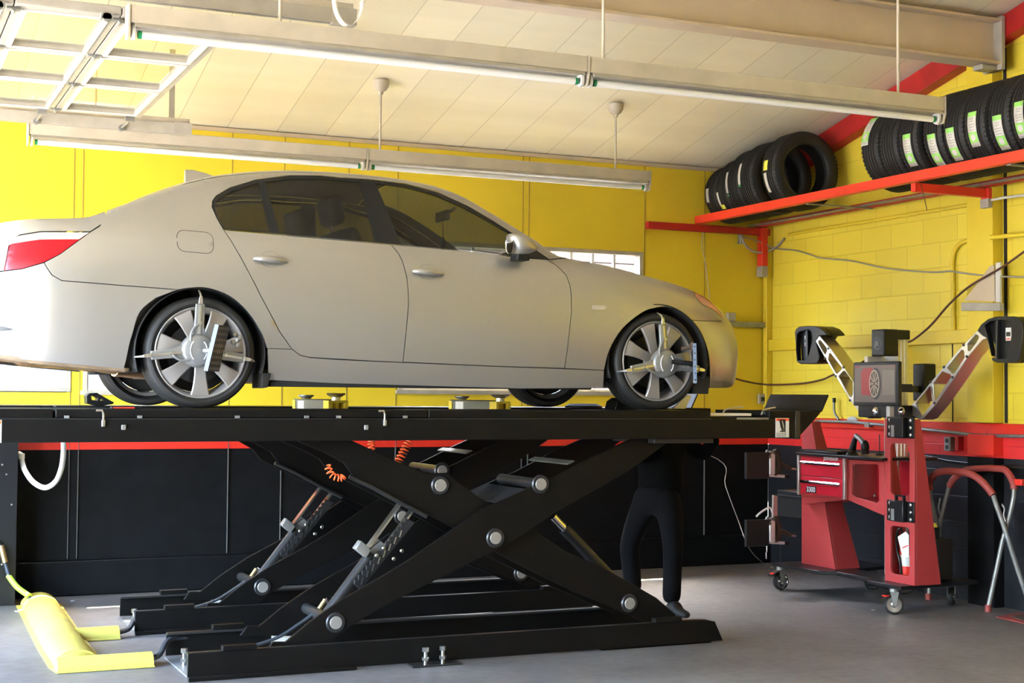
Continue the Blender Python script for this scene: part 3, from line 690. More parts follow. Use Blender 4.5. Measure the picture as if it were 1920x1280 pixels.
# door mirror
for sd in (1, -1):
    mb = MB(); c = V(wy(YC-.99, 979, 459)); cx, cz = c[0], c[2]
    prof = []
    vs = []; rows = [(-.075,.40,.55),(-.062,.86,.95),(-.03,1,1),(.02,.93,.93),(.055,.72,.70),(.08,.35,.35)]
    n = 16
    for dx, sy, sz in rows:
        for k in range(n):
            a = 2*pi*k/n; ca = abs(cos(a))**.7*(1 if cos(a) > 0 else -1); sa = abs(sin(a))**.7*(1 if sin(a) > 0 else -1)
            vs.append((cx+dx-.02*sa, YC-sd*(.985+.085*ca*sy), cz+.062*sa*sz+.004))
    fs = [(i*n+k, i*n+(k+1) % n, (i+1)*n+(k+1) % n, (i+1)*n+k) for i in range(5) for k in range(n)]+[tuple(range(n)), tuple(range(5*n, 6*n))]
    mb.add(vs, fs); mr = mb.build('door_mirror', 'silver_paint', car, smooth=60)
    MB().lathe([(.001,0),(.055,.0),(.058,.004)], (cx-.078, YC-sd*.985, cz), (-1,0,0), 20).build('mirror_glass', 'chrome', mr)
    MB().slab([(cx-.03, YC-sd*.87, cz-.09), (cx+.06, YC-sd*.87, cz-.09), (cx+.04, YC-sd*.87, cz-.04), (cx-.02, YC-sd*.87, cz-.04)], (0, -sd*.11, 0)).build('mirror_foot', 'car_trim', mr, bevel=.008)
# interior
def seat(x, y, par, n='front_seat'):
    mb = MB(); R = Matrix.Rotation(radians(-14), 3, 'Y')
    mb.box((x-.25, y-.25, DECK+.33), (x+.27, y+.25, DECK+.50))
    mb.box((x-.30, y-.24, DECK+.48), (x-.16, y+.24, DECK+1.08), R)
    r = mb.build(n, 'seat_cloth', par, bevel=.04, seg=4)
    MB().box((x-.39, y-.13, DECK+1.10), (x-.29, y+.13, DECK+1.28), R).build('headrest', 'seat_cloth', r, bevel=.04, seg=4)
    MB().cyl((x-.31, y, DECK+1.0), (x-.34, y, DECK+1.12), .012).build('headrest_post', 'lift_edge', r)
seat(2.95, YC-.38, car); seat(2.95, YC+.38, car)
mb = MB(); R = Matrix.Rotation(radians(-20), 3, 'Y')
mb.box((1.85, YC-.62, DECK+.33), (2.35, YC+.62, DECK+.50)).box((1.70, YC-.62, DECK+.46), (1.86, YC+.62, DECK+1.02), R).build('rear_bench', 'seat_cloth', car, bevel=.04, seg=4)
for y in (-.38, .38): MB().box((1.60, YC+y-.12, DECK+1.02), (1.70, YC+y+.12, DECK+1.17), R).build('headrest', 'seat_cloth', car, bevel=.03, seg=4)
MB().box((3.55, YC-.70, DECK+.55), (3.95, YC+.70, DECK+.93)).build('dashboard', 'seat_cloth', car, bevel=.05, seg=4)
mb = MB(); c = V((3.38, YC+.36, DECK+.86)); ax = V((-.9, 0, .42)).normalized()
rr = []; u_ = ax.orthogonal().normalized(); w2 = ax.cross(u_)
mb.tube([c+(u_*cos(t)+w2*sin(t))*.185 for t in [2*pi*k/32 for k in range(33)]], .014, 8).cyl(c-ax*.02, c+ax*.02, .06).box((c.x-.01, c.y-.18, c.z-.02), (c.x+.01, c.y+.18, c.z+.02))
mb.build('steering_wheel', 'black_plastic', car)
MB().box((1.25, YC-.6, DECK+.93), (1.75, YC+.6, DECK+.95)).build('parcel_shelf', 'seat_cloth', car)
c = wy(YC, 830, 405)
mb = MB().box((c[0]-.012, YC-.11, c[2]-.035), (c[0]+.012, YC+.11, c[2]+.035)).cyl((c[0], YC, c[2]), (c[0]+.09, YC, c[2]+.06), .012)
mm = mb.build('rear_view_mirror', 'black_plastic', car, bevel=.01)
MB().tube(spline([(c[0], YC, c[2]-.03), (c[0]+.005, YC, c[2]-.12), (c[0], YC, c[2]-.15)], 5), .003).ball((c[0], YC, c[2]-.18), (.02,.012,.045)).tube([(c[0], YC, c[2]-.2), (c[0]+.004, YC, c[2]-.30)], [.012,.004]).build('hanging_charm', 'black_matte', mm)
# ---- wheels
def wheel(X, Yf, sd, ang0, steer=0):
    """wheel with face at Yf, looking towards -sd*y"""
    r = MB(); ax = V((0, sd, 0)); c = V((X, Yf, hz))     # axis points into the car
    R = Matrix.Rotation(radians(steer), 3, 'Z'); ax = R @ ax
    t = MB(); prof = [(.247,.030),(.256,.014),(.270,.006),(.286,.009),(.297,.018),(.303,.030)]
    for y in (.055,.095,.135,.175): prof += [(.306,y-.010),(.299,y-.008),(.299,y-.002),(.3065,y)]
    prof += [(RW-.002,.19),(.303,.203),(.290,.222),(.270,.228),(.252,.215),(.246,.20)]
    t.lathe(prof, c, ax, 72); ty = t.build('tyre', 'rubber', car, smooth=35)
    t = MB(); t.lathe([(.249,.022),(.252,.014),(.247,.010),(.240,.014),(.232,.030),(.222,.060),(.218,.15),(.225,.19),(.245,.205)], c, ax, 64)
    rm = t.build('rim', 'rim_paint', car, smooth=40)
    e1 = R @ V((1, 0, 0)); e3 = V((0,0,1))
    for k in range(7):
        a = radians(ang0+k*360/7); d = e1*cos(a)+e3*sin(a); p = e1*-sin(a)+e3*cos(a)
        t = MB(); rows = [(.035,.030,.030),(.070,.031,.022),(.12,.033,.016),(.17,.039,.010),(.21,.047,.010),(.236,.053,.018)]
        vs = []
        for rr_, hw_, dp in rows:
            b0 = c+d*rr_+ax*dp
            vs += [b0-p*hw_+ax*.006, b0-p*(hw_-.006), b0+p*(hw_-.006), b0+p*hw_+ax*.006, b0+p*(hw_-.008)+ax*.035, b0-p*(hw_-.008)+ax*.035]
        fs = [(i*6+j, i*6+(j+1) % 6, (i+1)*6+(j+1) % 6, (i+1)*6+j) for i in range(5) for j in range(6)]+[tuple(range(6)), tuple(range(30, 36))]
        t.add(vs, fs); t.build('spoke', 'rim_paint', rm, smooth=35)
    MB().lathe([(.001,.018),(.030,.018),(.036,.024),(.075,.034),(.08,.06)], c, ax, 28).build('hub_cap', 'rim_paint', rm)
    MB().lathe([(.001,.11),(.165,.11),(.165,.125),(.001,.125)], c, ax, 36).build('brake_disc', 'lift_edge', rm)
    MB().lathe([(.05,.13),(.215,.14),(.215,.15),(.05,.15)], c, ax, 30).build('dust_plate', 'under_black', rm)
wheel(hx[0], 7.985, 1, -90, 0); wheel(hx[1], 7.985, 1, -98, 0)
wheel(hx[0], 2*YC-7.985, -1, -90); wheel(hx[1], 2*YC-7.985, -1, -70)
# ================================================================ SCISSOR LIFT
lift = thing('scissor_lift', 'black alignment scissor lift with two raised runways carrying the car', 'car lift', (3.3, 9.0, 0))
def XZ(Y, *L): return [(wy(Y, x, y)[0], wy(Y, x, y)[2]) for x, y in L]
PA = XZ(8.03, (498,1222),(512,1203),(536,1203),(580,1166),(642,1123),(723,1077),(770,1047),(905,953),(930,942),(1000,911),(1040,894),(1108,858),(1185,822),(1262,822),(1179,883),(1035,965),(980,1003),(930,1031),(888,1052),(740,1126),(652,1177),(600,1222))
PB = XZ(8.09, (556,826),(613,850),(645,868),(662,892),(755,940),(847,987),(960,1052),(1080,1110),(1171,1149),(1220,1170),(1282,1170),(1262,1148),(1230,1120),(1141,1069),(1057,1031),(1002,993),(892,928),(860,905),(838,886),(803,888),(763,873),(660,826))
pins = {k: XZ(8.0, v)[0] for k, v in dict(a0=(632,1168), mid=(932,1009), a1=(1017,908), b0=(835,911), b1=(1192,1134)).items()}
def plate(name, prof, y, th, par, m='lift_black', bev=.003): return MB().slab([(x, y, z) for x, z in prof], (0, th, 0)).build(name, m, par, bevel=bev)
for dy in (0, 1.63):
    # base rails
    y0 = 7.955+dy
    prof = [(1.672,.012),(1.672,.150),(4.93,.150),(5.0,.135),(5.06,.012)]
    r1 = plate('base_rail', prof, y0, .012, lift)
    MB().box((1.672, y0+.012, .138), (4.93, y0+.05, .150)).build('rail_flange', 'lift_edge', r1)
    MB().box((1.672, y0-.03, .001), (2.62+.3*(dy > 0), y0-.001, .026)).build('foot_flange', 'lift_black', r1, bevel=.003)
    r2 = plate('base_rail', [(1.70,.012),(1.70,.150),(4.95,.150),(5.02,.012)], y0+.745, .012, lift)
    MB().box((1.70, y0+.70, .138), (4.95, y0+.7445, .150)).build('rail_flange', 'lift_edge', r2)
    MB().box((1.69, y0+.013, .001), (2.35, y0+.744, .010)).build('base_plate', 'galv', lift)
    MB().box((4.2, y0+.013, .001), (4.98, y0+.744, .010)).build('base_plate', 'lift_black', lift)
    for (xx, yy) in ((1.86, y0-.012), (1.97, y0+.72), (4.56, y0-.012), (4.6, y0+.72)):
        MB().box((xx, yy, .151), (xx+.19, yy+.05, .178)).build('stop_block', 'lift_black', lift, bevel=.002)
    MB().box((2.33, y0+.69, .03), (2.46, y0+.74, .135)).build('slide_pad', 'label_white', lift)
    # anchor bolts
    for (xx, yy, zz) in ((1.74, y0+.42, .01), (3.02, y0-.06, .012), (3.13, y0-.05, .012)):
        b = MB().cyl((xx, yy, zz), (xx, yy, zz+.075), .011, 10).cyl((xx, yy, zz+.02), (xx, yy, zz+.04), .02, 6).cyl((xx, yy, zz+.07), (xx, yy, zz+.095), .019, 6)
        b.build('anchor_bolt', 'steel', lift)
    MB().box((2.93, y0-.10, .001), (3.22, y0-.001, .012)).build('anchor_plate', 'lift_edge', lift)
    # arms
    yA, yA2, yB, yB2 = 8.03+dy, 8.62+dy, 8.085+dy, 8.57+dy
    a = plate('scissor_arm', PA, yA, .022, lift); plate('arm_plate', PA, yA2, .022, a)
    b = plate('scissor_arm', PB, yB, .022, lift); plate('arm_plate', PB, yB2, .022, b)
    # bright worn upper edges
    # cross tubes between plates
    def shaft(k, r_, m='lift_black', ya=yA, yb=yA2): 
        x, z = pins[k]; return MB().cyl((x, ya-.004, z), (x, yb+.02, z), r_, 24)
    for k, par in (('a0', a), ('mid', a), ('a1', a), ('b0', b), ('b1', b)):
        x, z = pins[k]; yy = yA if k in ('a0','a1','mid') else yB
        MB().cyl((x, yy+.02, z), (x, yA2 if k in ('a0','a1','mid') else yB2, z), .032, 20).build('cross_shaft', 'lift_edge', par)
        MB().lathe([(.036,-.012),(.052,-.012),(.058,-.006),(.058,.0)], (x, yy, z), (0,1,0), 32).build('pin_boss', 'lift_edge', par)
        MB().cyl((x, yy-.016, z), (x, yy+.01, z), .037, 28).build('pin', 'pin_steel', par, bevel=.003)
    # cross plates
    for (px, py) in ((1075,866),(960,925)):
        x, z = XZ(8.03, (px, py))[0]
        if px != 1075: MB().box((x-.10, yA+.022, z-.02), (x+.10, yA2, z-.012), Matrix.Rotation(radians(-22), 3, 'Y')).build('cross_plate', 'black_matte', a)
        if px == 1075: MB().box((x-.03, yA+.022, z-.0085), (x+.02, yA2, z-.0005), Matrix.Rotation(radians(-22), 3, 'Y')).build('cross_strip', 'jack_grey', a)
    # hydraulic cylinder with locking rack
    p = XZ(8.32, (588,1186),(697,1038),(775,930)); yc = 8.32+dy
    P0, P1, P2 = [V((q[0], yc, q[1])) for q in p]; d = (P1-P0).normalized(); nrm = V((-d.z, 0, d.x))
    cy = MB().cyl(P0+d*.12, P1, .036, 28).build('hydraulic_cylinder', 'lift_edge', lift)
    MB().cyl(P0, P0+d*.12, .022, 20).build('piston_rod', 'chrome', cy)
    for s_ in (-1, 1):
        MB().slab([P1+nrm*(s_*.044-.006)+V((0,-.03,0)), P1+nrm*(s_*.044+.006)+V((0,-.03,0)), P2+nrm*(s_*.044+.006)+V((0,-.03,0)), P2+nrm*(s_*.044-.006)+V((0,-.03,0))], (0,.06,0)).build('rack_rail', 'steel', cy)
    MB().slab([P1-d*.03-nrm*.04+V((0,-.024,0)), P1-d*.03+nrm*.04+V((0,-.024,0)), P1+d*.09+nrm*.04+V((0,-.024,0)), P1+d*.09-nrm*.04+V((0,-.024,0))], (0,.05,0)).build('rack_head', 'galv', cy, bevel=.003)
    # toothed bar beside the cylinder
    q0, q1 = [V((q[0], yc-.07, q[1])) for q in XZ(8.25, (668,1098),(770,972))]; dd = (q1-q0).normalized(); nn = V((-dd.z, 0, dd.x)); L_ = (q1-q0).length
    pts = [q0-nn*.035]; k = 14
    for i in range(k): pts += [q0+dd*(L_*i/k)+nn*.012, q0+dd*(L_*(i+.5)/k)+nn*.028]
    pts += [q1-nn*.035]
    MB().slab(pts, (0,.02,0)).build('tooth_bar', 'lift_edge', cy)
    for i in range(8): 
        c_ = q0+dd*(L_*(i+.8)/10)-nn*.005
        MB().slab([c_+V((-.004,-.004,-.02)), c_+V((.004,-.004,-.02)), c_+V((.016,-.004,.02)), c_+V((.008,-.004,.02))], (0,.003,0)).build('tooth_edge', 'steel', cy)
    for (px, py) in ((719,1027),(706,1041),(753,1032),(738,1047)):
        x, z = XZ(8.24, (px, py))[0]; MB().ball((x, 8.235+dy, z), (.013,.008,.013), 12, 8).build('rack_bolt', 'steel', cy)
    x, z = XZ(8.26, (681,1029))[0]
    MB().box((x-.045, 8.25+dy, z-.03), (x+.045, 8.31+dy, z+.03), Matrix.Rotation(radians(38), 3, 'Y')).build('valve_box', 'galv', cy, bevel=.006)
    MB().tube(spline([(x+.03, 8.24+dy, z), (x+.1, 8.24+dy, z+.05), (x+.16, 8.24+dy, z+.09)], 4), .004, 6).build('valve_wire', 'black_plastic', cy)
    # hose along the lower arm with brass fitting
    hs = [wy(8.40, *q)+V((0,dy,0)) for q in ((470,1212),(520,1195),(560,1170),(590,1148),(606,1132))]
    h = MB().tube(spline(hs, 6), .010, 8).build('hydraulic_hose', 'rubber_blue', lift)
    f0 = wy(8.40, 598,1142)+V((0,dy,0)); f1 = wy(8.40, 610,1124)+V((0,dy,0)); f2 = wy(8.40, 618,1130)+V((0,dy,0))
    mat('brass', (.45,.32,.15), .35, .8)
    MB().cyl(f0, f1, .014, 12).build('hose_fitting', 'brass', h); MB().cyl(f1, f2, .014, 12).build('hose_elbow', 'steel', h)
    # lower return cylinder at the right
    c0, c1 = [V((q[0], 8.33+dy, q[1])) for q in XZ(8.33, (1040,972),(1152,1090))]; dd = (c1-c0).normalized()
    k_ = MB().cyl(c0+dd*.09, c1, .038, 24).build('hydraulic_cylinder', 'lift_edge', lift); MB().cyl(c0-dd*.02, c0+dd*.09, .026, 20).build('piston_rod', 'chrome', k_)
    # tube along the upper arm
    t_ = [wy(8.05, *q)+V((0,dy,0)) for q in ((655,893),(700,914),(758,946),(800,968))]
    MB().tube(t_, .013, 10).build('guard_tube', 'lift_edge', b)
# runways
for dy, near in ((0, True), (1.63, False)):
    y0 = 7.90+dy; xe = 5.57
    rw = MB().box((.15, y0, 1.292), (xe, y0+.03, 1.413)).box((.15, y0+.62, 1.292), (xe, y0+.65, 1.413)).box((.15, y0+.03, 1.38), (xe, y0+.62, 1.40)).build('runway', 'lift_black', lift, bevel=.004)
    xs = [wy(y0+.02, q, 760)[0] for q in (100, 104, 803, 1333, 1331)]
    for (x0, x1) in ((.15, xs[0]), (xs[1], xs[2]-.003), (xs[2]+.003, xs[3])):
        MB().box((x0, y0+.02, 1.418 if x0 > .5 and x0 < 2 else 1.4135), (x1, y0+.63, 1.466)).build('tread_plate', 'lift_black', rw, bevel=.006)
    MB().box((.15, y0+.0, 1.4135), (xs[3], y0+.019, 1.4175)).build('edge_strip', 'lift_edge', rw)
    MB().box((xs[3], y0+.03, 1.405), (xe-.20, y0+.62, 1.425)).build('turntable_tray', 'lift_black', rw)
    MB().box((xe-.20, y0, 1.4135), (xe, y0+.65, 1.468)).build('end_block', 'lift_black', rw, bevel=.003)
    MB().box((xe+.001, y0+.0, 1.285), (xe+.04, y0+.65, 1.466)).build('end_plate', 'lift_edge', rw, bevel=.003)
    # raised drive-on flap with side gusset
    fl = [wy(y0, 1553, 740), wy(y0, 1541, 769)]
    if near:
        g = wy(y0+.01, 1492, 815)
        MB().slab([(5.61, y0, 1.466), (5.775, y0, 1.466), (5.745, y0, 1.435), (5.61, y0, 1.312)], (0, .012, 0)).build('ramp_gusset', 'lift_black', rw)
    MB().slab([(5.77, y0, 1.468), (5.78, y0, 1.462), (5.835, y0, 1.570), (5.825, y0, 1.576)], (0, .66, 0)).build('ramp_flap', 'lift_black', rw, bevel=.002)
    MB().slab([(5.61, y0+.02, 1.452), (5.61, y0+.02, 1.466), (5.775, y0+.02, 1.468), (5.775, y0+.02, 1.455)], (0, .62, 0)).build('ramp_plate', 'lift_black', rw)
    # little tabs in the slot, spring pins and bolts
    for px in (125, 262, 445, 575, 635, 760):
        p = wy(y0+.01, px, 781); MB().box((p[0]-.012, y0+.004, p[2]-.008), (p[0]+.012, y0+.019, p[2]+.006)).build('tab', 'galv', rw)
    for (px, hk) in ((193, 0), (721, 1)):
        p = wy(y0-.015, px, 782)
        MB().tube([(p[0]-.035, y0-.01, p[2]+.035), (p[0]-.005, y0-.012, p[2]+.036), (p[0]+.002, y0-.012, p[2]+.02), (p[0]+.004, y0-.012, p[2]-.045)], .006, 8).build('lock_pin', 'steel', rw)
        MB().box((p[0]-.006, y0-.02, p[2]-.05), (p[0]+.012, y0-.001, p[2]-.015)).build('pin_bracket', 'steel', rw, bevel=.003)
        p = wy(y0-.01, px+39 if not hk else px-34, 801); MB().box((p[0]-.012, y0-.014, p[2]-.014), (p[0]+.012, y0-.001, p[2]+.014)).build('stop_stud', 'galv', rw, bevel=.004)
    # turntable lock pieces near the front
    if near:
        tt = MB(); a_ = wy(y0+.12, 1340, 772); 
        MB().box((4.955, y0+.10, 1.432), (5.30, y0+.30, 1.450)).build('turntable', 'alu_white', rw, bevel=.003)
        MB().tube(spline([(5.07, y0+.08, 1.45), (5.09, y0+.08, 1.475), (5.16, y0+.08, 1.485), (5.22, y0+.08, 1.492)], 5), .006, 8).build('lock_lever', 'steel', rw)
        MB().tube(spline([(5.36, y0+.08, 1.44), (5.38, y0+.08, 1.47), (5.43, y0+.08, 1.482), (5.47, y0+.08, 1.488)], 5), .006, 8).build('lock_lever', 'steel', rw)
        MB().box((5.12, y0-.004, 1.412), (5.36, y0-.0005, 1.424)).build('scale_strip', 'galv', rw)
        # warning label
        q0 = wy(y0, 1454, 783.5); q1 = wy(y0, 1479, 819.5)
        lb = MB().box((q0[0], y0-.0025, q1[2]), (q1[0], y0-.0003, q0[2])).build('warning_label', 'label_white', rw); lb['label'] = 'white warning label with orange header'
        w_ = q1[0]-q0[0]; h_ = q0[2]-q1[2]
        MB().box((q0[0]+.002, y0-.0035, q0[2]-.018), (q1[0]-.002, y0-.0026, q0[2]-.002)).build('label_header', 'orange', lb)
        RX = Matrix.Rotation(radians(90), 3, 'X')
        text('label_text', 'WARNING', .013, 'text_black', lb, (q0[0]+.014, y0-.0040, q0[2]-.015), RX, .0003)
        bx = q0[0]+.045; bz = q1[2]+.035
        MB().slab([(bx-.018, y0-.0035, bz+.075), (bx, y0-.0035, bz+.08), (bx+.012, y0-.0035, bz+.035), (bx+.018, y0-.0035, bz+.012), (bx+.004, y0-.0035, bz+.008), (bx-.008, y0-.0035, bz+.03)], (0,.0008,0)).slab([(bx+.006, y0-.0035, bz+.078), (bx+.03, y0-.0035, bz+.078), (bx+.03, y0-.0035, bz), (bx-.012, y0-.0035, bz), (bx-.010, y0-.0035, bz+.008), (bx+.02, y0-.0035, bz+.01), (bx+.018, y0-.0035, bz+.04)], (0,.0008,0)).build('boot_symbol', 'text_black', lb)
        for i in range(3): text('label_text', 'Keep feet clear of lift', .0085, 'text_black', lb, (q0[0]+.006, y0-.0036, q1[2]+.006+.009*i), RX, .0002)
        q0 = wy(y0, -6, 787); q1 = wy(y0, 2.5, 830)
        l2 = MB().box((.60, y0-.0025, q1[2]), (q1[0], y0-.0003, q0[2])).build('warning_label', 'label_white', rw)
        MB().box((.602, y0-.0035, q0[2]-.02), (q1[0]-.003, y0-.0026, q0[2]-.003)).build('label_header', 'orange', l2)
        MB().box((4.55, y0+.05, 1.262), (4.98, y0+.60, 1.2915)).build('under_tray', 'lift_edge', rw, bevel=.003)
# coiled orange air hoses under the runways
def coil(name, pts, rad, turns, label, r_=.0045):
    P = spline([V(q) for q in pts], 8); n = turns*14; out = []
    for i in range(n+1):
        f = i/n*(len(P)-1); k = min(int(f), len(P)-2); c = P[k].lerp(P[k+1], f-k); T = (P[k+1]-P[k]).normalized()
        u = T.orthogonal().normalized(); u = V((0,1,0))-T*T.y; u.normalize(); w_ = T.cross(u)
        a = 2*pi*i/14; out.append(c+u*rad*cos(a)+w_*rad*sin(a))
    return tag(MB().tube(out, r_, 6).build(name, 'orange', smooth=60), label, 'hose', 'coiled orange air hoses')
coil('coiled_air_hose', [wy(8.0, 614,873), wy(8.0, 622,890), wy(8.0, 638,896), wy(8.0, 644,892)], .018, 8, 'orange coiled hose curling below the black arm left of the middle')
coil('coiled_air_hose', [wy(9.2, 768,826), wy(9.2, 757,846), wy(9.2, 745,868)], .026, 8, 'longer orange coiled hose hanging in front of the red stripe')
coil('coiled_air_hose', [wy(9.2, 697,826), wy(9.2, 696,834), wy(9.2, 697,845)], .022, 4, 'short orange coiled hose end hanging just under the runway')
# rolling jacks between the runways
def jack(px0, px1, px2, lab, top, zoff=0):
    xa = wy(8.60, px1+2, 750)[0]; xb = wy(8.60, px2, 750)[0]; xm = (xa+xb)/2; hw = (xb-xa)/2
    j = thing('rolling_jack', lab, 'jack', (xm, 9.0, 1.41), 'rolling jacks between the runways')
    b = MB().box((xm-hw*.75, 8.70, 1.415), (xm+hw*.75, 9.42, 1.520)).build('jack_beam', 'jack_grey', j, bevel=.006)
    MB().box((xm-hw*.75-.006, 9.36, 1.42), (xm-hw*.75-.001, 9.415, 1.512)).build('beam_cheek', 'jack_yellow', b)
    MB().box((xm-hw*.75-.003, 9.16, 1.44), (xm-hw*.75-.0005, 9.30, 1.508)).build('rating_label', 'label_white', b)
    MB().box((xm-hw-.02, 8.553, 1.385), (xm+hw+.02, 8.57, 1.41)).build('cross_rail', 'lift_edge', j); MB().box((xm-hw-.02, 9.43, 1.385), (xm+hw+.02, 9.545, 1.41)).build('cross_rail', 'lift_edge', j)
    c = MB().box((xm-hw, 8.575, 1.412), (xm-hw*.6, 8.69, 1.500)).box((xm+hw*.6, 8.575, 1.412), (xm+hw, 8.69, 1.500)).box((xm-hw, 8.575, 1.500), (xm+hw, 8.69, 1.514)).box((xm-hw*.6, 8.68, 1.412), (xm+hw*.6, 8.69, 1.4995)).build('jack_cradle', 'jack_yellow', j, bevel=.002)
    MB().cyl((xm, 8.63, 1.412), (xm, 8.63, 1.50), .022, 20).build('screw_post', 'jack_yellow', c)
    MB().cyl((xm, 8.63, 1.514), (xm, 8.63, 1.535), .028, 20).build('neck', 'steel', c)
    MB().lathe([(.001,.0),(.03,.0),(.052,.012),(.058,.018),(.056,.024),(.001,.024)], (xm, 8.63, 1.535), (0,0,1), 28).build('lift_pad', 'steel', c)
    MB().lathe([(.001,0),(.03,0),(.034,.006),(.05,.016),(.052,.024),(.001,.024)], (xm, 9.28, 1.522), (0,0,1), 28).build('lift_pad', 'galv', b)
    return j
jack(531, 612, 651, 'silver rolling jack with yellow cradle behind the rear wheel, left one', 0)
jack(826, 926, 955, 'grey rolling jack with yellow cradle near the car middle, right one', 0)
# black wheel chock on the far runway, small red tool
ch = MB(); Yc_ = 9.62
o_ = [(wy(Yc_, x, y)[0], Yc_, wy(Yc_, x, y)[2]) for x, y in ((163,758),(162,744),(168,739),(182,738),(192,744),(214,756),(212,759),(195,762),(180,762))]
mn = min(q[2] for q in o_); o_ = [(q[0], q[1], q[2]-mn+1.467) for q in o_]
h1 = [(wy(Yc_, x, y)[0], Yc_, wy(Yc_, x, y)[2]-mn+1.467) for x, y in ((172,751),(171,744),(174,743),(183,747),(183,753))]
h2 = [(wy(Yc_, x, y)[0], Yc_, wy(Yc_, x, y)[2]-mn+1.467) for x, y in ((188,753),(189,749),(196,752),(194,753))]
ch.frame(o_, [h1, h2], (0,.12,0)); tag(ch.build('wheel_chock', 'black_plastic', bevel=.003), 'black triangular plastic chock in front of the far rear tyre', 'wheel chock')
p = wy(7.96, 208, 763)
t_ = thing('handheld_remote', 'small red and black hand tool lying on the runway behind the near rear wheel', 'tool', (p[0]+.06, 8.0, 1.467))
MB().box((p[0], 7.94, 1.4675), (p[0]+.155, 7.99, 1.478)).build('body', 'black_plastic', t_, bevel=.003)
MB().box((p[0]+.01, 7.937, 1.470), (p[0]+.12, 7.9395, 1.4765)).build('face', 'red_paint', t_)
# black pad leaning behind the near front tyre and rubber block
p = wy(9.62, 1094, 760); 
tag(MB().lathe([(.001,.03),(.10,.028),(.135,.012),(.14,0),(.001,0)], (p[0], 9.62, 1.467), (0,0,1), 24).build('rubber_pad', 'black_matte'), 'black domed rubber pad on the far runway beside the far front wheel', 'rubber pad')
MB_ = MB().slab([(wy(8.4, x, y)[0], 8.36, max(1.467, wy(8.4, x, y)[2])) for x, y in ((1148,768),(1152,752),(1162,745),(1180,760),(1190,768))], (0, .15, 0))
tag(MB_.build('wheel_chock', 'black_plastic', bevel=.004), 'dark wedge chock behind the near front tyre', 'wheel chock')
cr = MB().slab([(wy(8.45, x, y)[0], 8.45, max(1.467, wy(8.45, x, y)[2])) for x, y in ((1262,766),(1285,766),(1297,742),(1290,740))], (0, .02, 0)).build('folded_card', 'alu_white')
tag(cr, 'pale blue-white board standing behind the near front tyre', 'board')
# pump cabinet at the far left, flexible conduit, hoses
cb = thing('pump_cabinet', 'tall dark metal pump cabinet at the left edge by the back wall', 'cabinet', (.8, 11.35, 0))
MB().box((.45, 11.21, 0), (1.10, 11.52, 1.42)).build('body', 'black_plastic', cb, bevel=.004)
for (x, z) in ((.99,1.02),(1.0,.36),(1.0,.30),(1.02,.95),(1.06,.73)): MB().cyl((x, 11.203, z), (x, 11.212, z), .007, 8).build('rivet', 'steel', cb)
mat('flex_grey', (.50,.50,.52), .45)
cp = [V((1.105, 11.3, 1.10)), V((1.135, 11.3, 1.08)), wy(11.3, 40,858), wy(11.25, 46,880), wy(11.15, 62,903), wy(11.0, 84,914), wy(10.9, 104,903), wy(10.75, 115,878), wy(10.6, 119,850), wy(10.5, 119,826), wy(10.45, 119,800)]
cc = tag(MB().tube(spline(cp, 6), .019, 12).build('flexible_conduit', 'flex_grey', smooth=60), 'grey flexible conduit looping between the pump cabinet and the lift', 'conduit')
MB().tube([wy(11.3, 39,850), wy(11.3, 39,860)], .028, 12).build('conduit_fitting', 'label_white', cc)
hh = tag(MB().tube(spline([wy(11.19, -6,1014), wy(11.19, 4,1030), wy(11.18, 12,1062), wy(11.15, 18,1080), wy(11.1, 32,1100), wy(11.0, 52,1116), V((1.2,10.98,.03))], 6), .016, 10).build('pressure_hose', 'rubber_blue', smooth=60), 'pressure hose with green sleeve running down from the pump cabinet', 'hose')
MB().tube(spline([wy(11.16, 16,1079), wy(11.08, 32,1100), wy(10.98, 55,1117)], 6), .021, 10).build('green_sleeve', 'hose_green', hh)
MB().tube([wy(11.18, 2,1022), wy(11.17, 10,1054)], .022, 10).build('brass_coupling', 'brass', hh)
# yellow floor hose cover: long dome with two branches
def dome(mb, a, b, hw, h, fl=.03, n=40):
    a = V(a); b = V(b); d = (b-a).normalized(); s_ = V((-d.y, d.x, 0)); prof = [(-hw-fl, .0), (-hw-fl, .006), (-hw, .008)]+[(-hw*cos(pi*i/n), .008+(h+(.0035 if i % 2 else 0))*sin(pi*i/n)) for i in range(1, n)]+[(hw, .008), (hw+fl, .006), (hw+fl, 0)]
    mb.slab([a+s_*x+V((0,0,z)) for x, z in prof], b-a); return mb
cv = thing('hose_ramp', 'yellow ribbed floor hose cover with two side branches', 'hose cover', (1.2, 9.8, 0))
seg = [V((1.185, 8.60, .002)), V((1.195, 9.30, .002)), V((1.215, 9.95, .002)), V((1.235, 10.55, .002)), V((1.255, 11.15, .002))]
for a_, b_ in zip(seg, seg[1:]): dome(MB(), a_, b_-(b_-a_).normalized()*.006, .125, .085).build('dome_section', 'hose_yellow', cv, smooth=50)
mb = MB(); mb.slab([(1.03, 8.42, .002), (1.33, 8.60, .002), (1.31, 8.60, .05), (1.19, 8.60, .090), (1.06, 8.60, .06), (1.03, 8.6, .01)], (0, -.001, 0))
e0 = [(1.185-.155,8.598,.002),(1.185-.125,8.598,.01),(1.185-.09,8.598,.068),(1.185,8.598,.093),(1.185+.09,8.598,.068),(1.185+.125,8.598,.01),(1.185+.155,8.598,.002),(1.05,8.42,.003)]
MB().add(e0, [(0,1,7),(1,2,7),(2,3,7),(3,4,7),(4,5,7),(5,6,7),(6,0,7)]).build('end_cap', 'hose_yellow', cv)
dome(MB(), (1.06, 8.52, .003), (1.585, 8.52, .003), .075, .06, .025).build('branch_cover', 'hose_yellow', cv, smooth=50)
